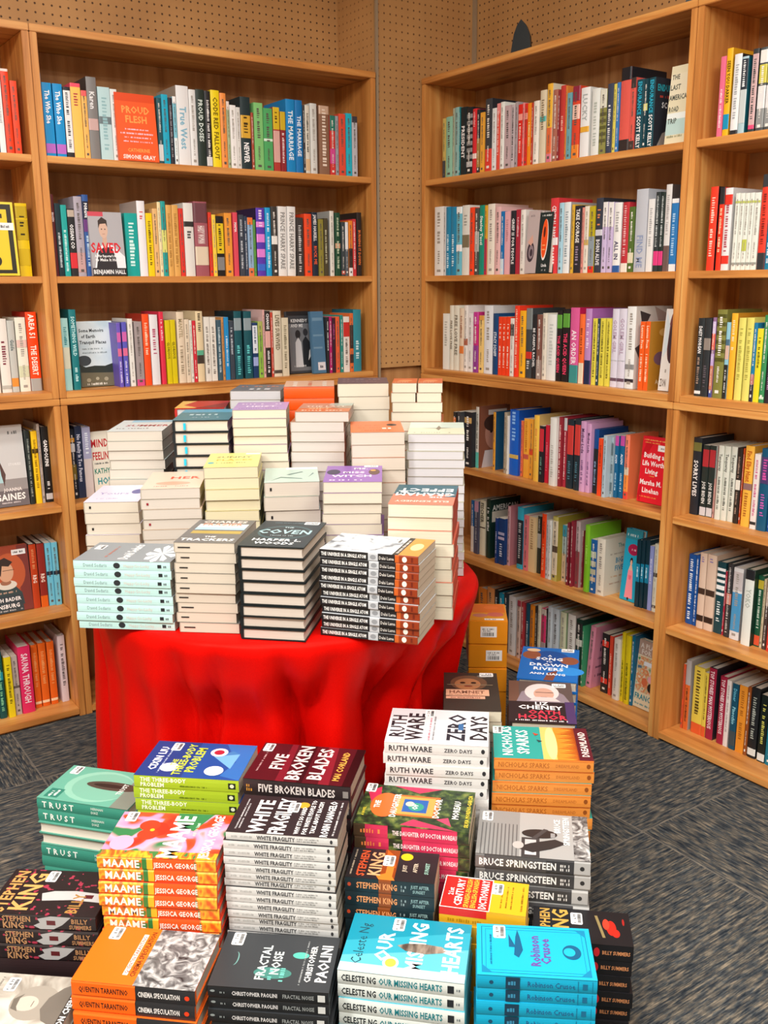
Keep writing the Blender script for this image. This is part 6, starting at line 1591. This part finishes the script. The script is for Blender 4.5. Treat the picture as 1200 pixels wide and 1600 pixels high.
   [('r', 0, 0, 1, 1, '8e66ac'), ('t', 'MS.', .62, .82, .09, 'f0e8f0', .4), ('t', 'MISS', .5, .58, .1, 'f0e8f0', .6), ('t', 'WITCH', .48, .36, .12, 'f0e8f0', .7), ('e', .14, .6, .12, .16, '34304c'), ('e', .86, .6, .1, .18, '5a3c34'), ('e', .84, .7, .05, .05, 'd89848'), ('~', .1, .8, .12, .06, 'ecdcec')],
   'paperback with purple cover and white title', (.8, .94, '6.99')),
'T11': ('T', False, .0261, 8, 'd0c8b8', 'c8d8d8', 'd3ccbf', None,
   [('r', 0, 0, 1, 1, 'd4dcd8'), ('r', .2, .8, 1, 1, '98c8dc'), ('t', 'SUMMER', .6, .5, .14, 'a83c38', .8), ('~', .1, .7, .25, .06, '6a5850')],
   'paperback with red lettering on pale cover', None),
'T12': ('T', True, .0312, 5, '1c2428', '182024', 'd6cfc2', None,
   [('r', 0, 0, 1, 1, '4c808c'), ('r', .0, .7, 1, 1, '5aa4c0'), ('~', .2, .95, .5, .12, 'b8d4d8'), ('~', .3, .9, .25, .06, '9ab8c0')],
   'teal hardcover with black boards and blue ribbon', None),
'T13': ('T', False, .0225, 7, 'a878b0', 'b898c4', 'dcd4c0', None,
   [('r', 0, 0, 1, 1, 'b89cc8'), ('~', .1, .9, .75, .1, 'ecdcec'), ('t', 'HEIST', .5, .45, .14, 'f0e4f0', .8), ('~', .1, .9, .2, .06, '8a5a9a')],
   'paperback with lilac cover and cream pages', None),
'T14': ('T', False, .0263, 6, '9a9088', 'b08a6c', 'cfcac4', None,
   [('r', 0, 0, 1, 1, 'a88e78'), ('r', 0, 0, 1, .4, 'c87850'), ('r', .55, .7, 1, 1, 'a8b4a8'), ('t', 'THE LAST', .5, .62, .1, 'ece0d0', .8), ('t', 'GIFT', .4, .4, .12, 'e8c89c', .6), ('~', .1, .9, .16, .08, 'ecdcc8')],
   'grey-paged paperback with brown and orange cover', None),
'T15': ('T', False, .0334, 5, 'd86a3c', 'e07a4c', 'd4cabc', None,
   [('r', 0, 0, 1, 1, 'e27a4a'), ('e', .8, .64, .1, .1, '2a2624'), ('~', .6, .95, .34, .12, 'f4e4d8'), ('~', .1, .6, .6, .05, 'c8542c'), ('~', .1, .6, .4, .05, 'c8542c'), ('~', .2, .8, .16, .06, 'c8542c')],
   'paperback with orange cover', None),
'T16': ('T', False, .0215, 11, 'b8bcc0', 'd8dcc4', 'd2d2d6', None,
   [('r', 0, 0, 1, 1, 'dcdcc0'), ('r', 0, .5, 1, 1, 'ccdcd0'), ('p', [(.5, .5), (.54, .7), (.58, .52), (.8, .5), (.58, .46), (.54, .3), (.48, .46), (.2, .48)], '7a6a58'), ('~', .1, .8, .12, .05, '9a9a88')],
   'white-paged paperback with pale star cover', None),
'T17': ('T', True, .0272, 3, '9a2420', 'b82820', 'cfd0d2', None,
   [('r', 0, 0, 1, 1, 'c02a20'), ('p', [(0, 0), (0, 1), (.3, 1), (.12, .4), (.5, 0)], 'e8b860'), ('p', [(.4, 0), (1, .8), (1, 0)], '8a1814')],
   'red and yellow hardcover', None),
'T18': ('T', False, .0263, 3, '8a8c92', '6a6c74', 'd0d0d4', None,
   [('r', 0, 0, 1, 1, '74767c'), ('~', .2, .9, .3, .2, 'e0e4e8'), ('~', .1, .9, .7, .12, 'd88a68')],
   'grey-covered paperback', None),
'T19': ('S', True, .034, 3, 'e8520e', 'e0b490', 'd4ccbc', [],
   [('r', 0, 0, 1, 1, 'dcb498'), ('~', .1, .9, .8, .1, 'f0e8dc'), ('~', .1, .9, .5, .1, 'c85a2c'), ('~', .1, .9, .2, .1, 'f0e8dc')],
   'orange-spined hardcover', None),
'T20': ('T', False, .036, 4, '7a6a70', '6a5a60', 'd9d3c2', None,
   [('r', 0, 0, 1, 1, '6e5c62'), ('~', .1, .9, .7, .12, '9a8488'), ('~', .1, .9, .35, .12, '8a7478')],
   'cream-paged thick paperback with dusky cover', None),
'T21': ('T', False, .0265, 6, 'd8a880', 'd87848', 'ddd5c2', None,
   [('r', 0, 0, 1, 1, 'd8744a'), ('e', .5, .5, .3, .2, 'e89868'), ('~', .1, .9, .2, .08, 'f0d8c0')],
   'cream-paged paperback with rust cover', None),
}

NEAR = {  # where each stack stands, by things one can find
'trust': 'teal stack on the floor', 'threebody': 'blue stack by the cloth', 'fiveblades': 'stack by the cloth',
}
PAIR = {}
lower = Sheet()
def add_lower(cm, pm, M):
    for me in (cm, pm):
        mats = [mt for mt in me.materials]
        vs = [tuple(M @ v.co) for v in me.vertices]
        by = {}
        for p in me.polygons:
            by.setdefault(p.material_index, []).append(p)
        for mi, ps in by.items():
            used = sorted({k for p in ps for k in p.vertices})
            mp = {k: i for i, k in enumerate(used)}
            lower.add([vs[k] for k in used], [tuple(mp[k] for k in p.vertices) for p in ps], mats[mi])

FLOORKEYS = [k for k in ST if k not in ('sedaris', 'trackers', 'coven', 'universe') and not (k[0] == 'T' and k[1:].isdigit())]
def build_stack(key):
    o, hard, T0, vis, sc, fc, pc, sart, fart, desc, stick = ST[key]
    x, y, yaw, Wf, Dp, ztop = PLACE[key]
    Wf -= .009
    Dp -= .009
    base = 0.0 if key in FLOORKEYS else TZ + .0012
    n = max(1, round((ztop-base)/T0))
    T = (ztop-base)/n
    vis = min(vis, n)
    yw = math.radians(yaw)
    e1 = Vector((math.cos(yw), math.sin(yw), 0))
    a1 = Vector((-math.sin(yw), math.cos(yw), 0))
    if o == 'S':
        L_, Wd = Wf, Dp
    elif o in 'TH':
        L_, Wd = Dp, Wf
    else:
        L_, Wd = Wf, Dp
    kind = 'hardcover_book' if hard else 'paperback_book'
    cm, pm = book_meshes(kind, L_, Wd, T - .0005, hard, sc, fc, fc if hard else sc, sart, fart, pc)
    cm_in, pm_in = (cm, pm)
    if n > 1 and vis > 1:
        cm_in, pm_in = book_meshes(kind, L_, Wd, T - .0005, hard, sc, fc, fc if hard else sc, sart, None, pc)
    plain = book_meshes(kind, L_, Wd, T - .0005, hard, sc, fc, fc, None, None, pc) if n > vis else None
    st = None
    if stick:
        st = sticker_mesh(stick[0]*Wd, stick[1]*L_, T - .0005, stick[2])
    rnd = random.Random(key)
    where = 'on the table' if base else 'on the floor'
    for i in range(n):
        from_top = n-1-i
        jx, jy, ja = max(-.003, min(.003, rnd.gauss(0, .002))), max(-.003, min(.003, rnd.gauss(0, .002))), max(-.007, min(.007, rnd.gauss(0, .004)))
        if from_top == 0:
            jx = jy = ja = 0
        if key == 'T14' and from_top == 0:
            jx = .012
        if key == 'fragility' and from_top == 0:
            jx, jy = .004, .004
        base_pt = Vector((x, y, 0)) + e1*jx + a1*jy
        yw2 = yw + ja
        e = Vector((math.cos(yw2), math.sin(yw2), 0))
        a = Vector((-math.sin(yw2), math.cos(yw2), 0))
        oo = o
        if key == 'trust' and from_top in (2, 3):
            oo = 'F'
        if key == 'T5':
            oo = 'H'
        if oo == 'S':
            org, rz = base_pt + e*L_, yw2
        elif oo == 'T':
            org, rz = base_pt, yw2 - PI/2
        elif oo == 'H':
            org, rz = base_pt + e*Wd + a*L_, yw2 + PI/2
        else:
            org, rz = base_pt + a*Wd, yw2 + PI
        org.z = base + T*i + .0002
        org += e1*.0045 + a1*.0045
        if from_top >= vis:
            M = Matrix.Translation(org) @ Matrix.Rotation(rz, 4, 'Z')
            add_lower(*plain, M)
            continue
        if key == 'T21' and from_top < 2:
            half = Wd/2 - .0015
            for hx in (0, 1):
                sm_c, sm_p = PAIR.setdefault(hx, book_meshes(kind, L_*.8, half, T - .0005, hard, sc, fc, sc, sart, fart, pc))
                place_book(kind, sm_c, sm_p, org + e*(hx*(half+.003)), (0, 0, rz), f'small cream-paged paperback, {("upper", "lower")[from_top]} of two, {("nearer the orange-spined books", "at the outer end")[hx]}', 'pairs of small paperbacks at the back of the table')
            continue
        lab = f'{desc}, top of its stack {where}' if from_top == 0 else f'{desc}, {ordinal(from_top)} from top of its stack'
        if from_top:
            lab = f'{desc}, {ordinal(from_top)} below the top of its stack'
        be = place_book(kind, cm if from_top == 0 else cm_in, pm if from_top == 0 else pm_in, org, (0, 0, rz), lab, f'stack: {desc}', st if from_top == 0 else None)
        if key == 'T12':
            # ribbon marker that hangs out at the tail
            rb = box_mesh('ribbon', 0, Wd*.2, T*.2, .004, Wd*.2+.006, T*.75)
            link('ribbon', rb, [ink('20b8d8')], be)
        if key == 'trackers' or (key in ('T7', 'T9', 'T6') and i % 2):
            mk = box_mesh('pen_mark', 0, Wd*(.06+.04*rnd.random()), T*.45, .0008, Wd*(.2+.08*rnd.random()), T*.56)
            if key != 'trackers':
                mk = box_mesh('pen_mark', 0, Wd*.1, T*.4, .0008, Wd*.135, T*.62)
            link('pen_mark', mk, [ink('1c1a1c' if key != 'T7' else '8a1c2c')], be)
for k in ST:
    build_stack(k)

# orange boxed sets between the cloth and the side-wall case
def boxed_sets():
    x, y, yaw, Wf, Dp, ztop = PLACE['boxes']
    yw = math.radians(yaw)
    n = 7
    T = ztop/n
    Wf -= .006
    Dp -= .006
    for i in range(n):
        ft = n-1-i
        if ft >= 3:
            M = Matrix.Translation(Vector((x, y, T*i+.0002))) @ Matrix.Rotation(yw, 4, 'Z')
            me = box_mesh('boxed_set', 0, 0, 0, Wf, Dp, T-.001)
            lower.add([tuple(M @ v.co) for v in me.vertices], [tuple(p.vertices) for p in me.polygons], ink('d8861c', .3))
            continue
        lab = ('orange wrapped boxed set with a picture on top, uppermost of its pile', 'orange wrapped boxed set with white barcode label, second down in its pile', 'orange wrapped boxed set, third down in the pile behind the stacks')[ft]
        e = empty('boxed_set', (x, y, T*i+.0002), lab, 'boxed set', 'orange boxed sets', (0, 0, yw + (.0, .03, -.02)[ft]))
        link('box', box_mesh('box', 0, 0, 0, Wf, Dp, T-.001, .002), [ink('dc8a1e', .22)], e)
        sh = Sheet()
        def front(px, pz, lift):
            return (px, -lift, pz)
        if ft == 0:
            def topf(px, py, lift):
                return (px, py, T-.001+lift)
            draw(sh, [('r', .02, .02, .98, .98, 'd89028'), ('r', .04, .45, .96, .96, 'd8702c'), ('e', .3, .3, .2, .1, 'c07868'), ('e', .7, .35, .22, .12, 'c86858'), ('e', .6, .75, .2, .1, 'e07838'), ('r', .4, .03, .9, .12, 'eceae4'), ('~', .44, .86, .075, .04, '404040')], Wf, Dp, topf)
            ob = D.objects.new('cover_print', sh.mesh('cover_print'))
            COL.objects.link(ob)
            ob.parent = e
            sh = Sheet()
        if ft == 2:
            continue
        w0 = .3 if ft == 0 else .45
        art = [('r', w0, .3, w0+.42, .74, 'e8e6e2'), ('~', w0+.05, w0+.36, .64, .07, '505050'), ('~', w0+.05, w0+.28, .56, .06, '707070')]
        xx = w0+.05
        rr = random.Random(4)
        while xx < w0+.34:
            bw = rr.choice((.008, .014, .02))
            art.append(('r', xx, .35, xx+bw, .5, '303030'))
            xx += bw + rr.choice((.01, .016))
        draw(sh, art, Wf, T, front)
        ob = D.objects.new('barcode_label', sh.mesh('barcode_label'))
        COL.objects.link(ob)
        ob.parent = e
boxed_sets()

lo = D.objects.new('lower_books', lower.mesh('lower_books'))
COL.objects.link(lo)
lo['kind'] = 'stuff'
lo['label'] = 'lower copies of the stacks, covered by the stacks in front of them'
lo['category'] = 'books'

# ------------------------------------------------------------------ two small dark things on top of the side-wall cases
def bookend(name, loc, rz, label, cat, scale=1.0):
    """black moulded bookend: curved upright plate on a flat foot"""
    e = empty(name, loc, label, cat, None, (0, 0, rz))
    mt = ink('0c1518', .5)
    s = scale
    prof = [(-.034, .0), (-.03, .03), (-.022, .075), (-.012, .1), (.002, .118), (.02, .1), (.034, .07), (.038, .03), (.036, 0)]
    def plate(nm, t0, t1):
        sh = Sheet()
        a = [(x*s, t0*s, z*s) for x, z in prof]
        b_ = [(x*s*.86, t1*s, z*s*.96) for x, z in prof]
        k = len(prof)
        sh.add(a+b_, [tuple(range(k)), tuple(range(2*k-1, k-1, -1))] + [(i, i+k, (i+1) % k+k, (i+1) % k) for i in range(k)], mt)
        o = D.objects.new(nm, sh.mesh(nm)); COL.objects.link(o); o.parent = e
    plate('upright', 0, .03)
    link('foot', box_mesh('foot', -.05*s, -.02*s, 0, .038*s, .05*s, .006*s, .001), [mt], e)
bookend('bookend', (XR+.07, 2.615, ZS[0]+.0002), math.radians(-62), 'small black upright bookend on top of the case beside the corner', 'bookend')
bookend('bookend', (XR+.07, 1.90, ZS[0]+.0002), math.radians(-62), 'dark object at the photo top edge, on the case above the road book', 'bookend', .9)
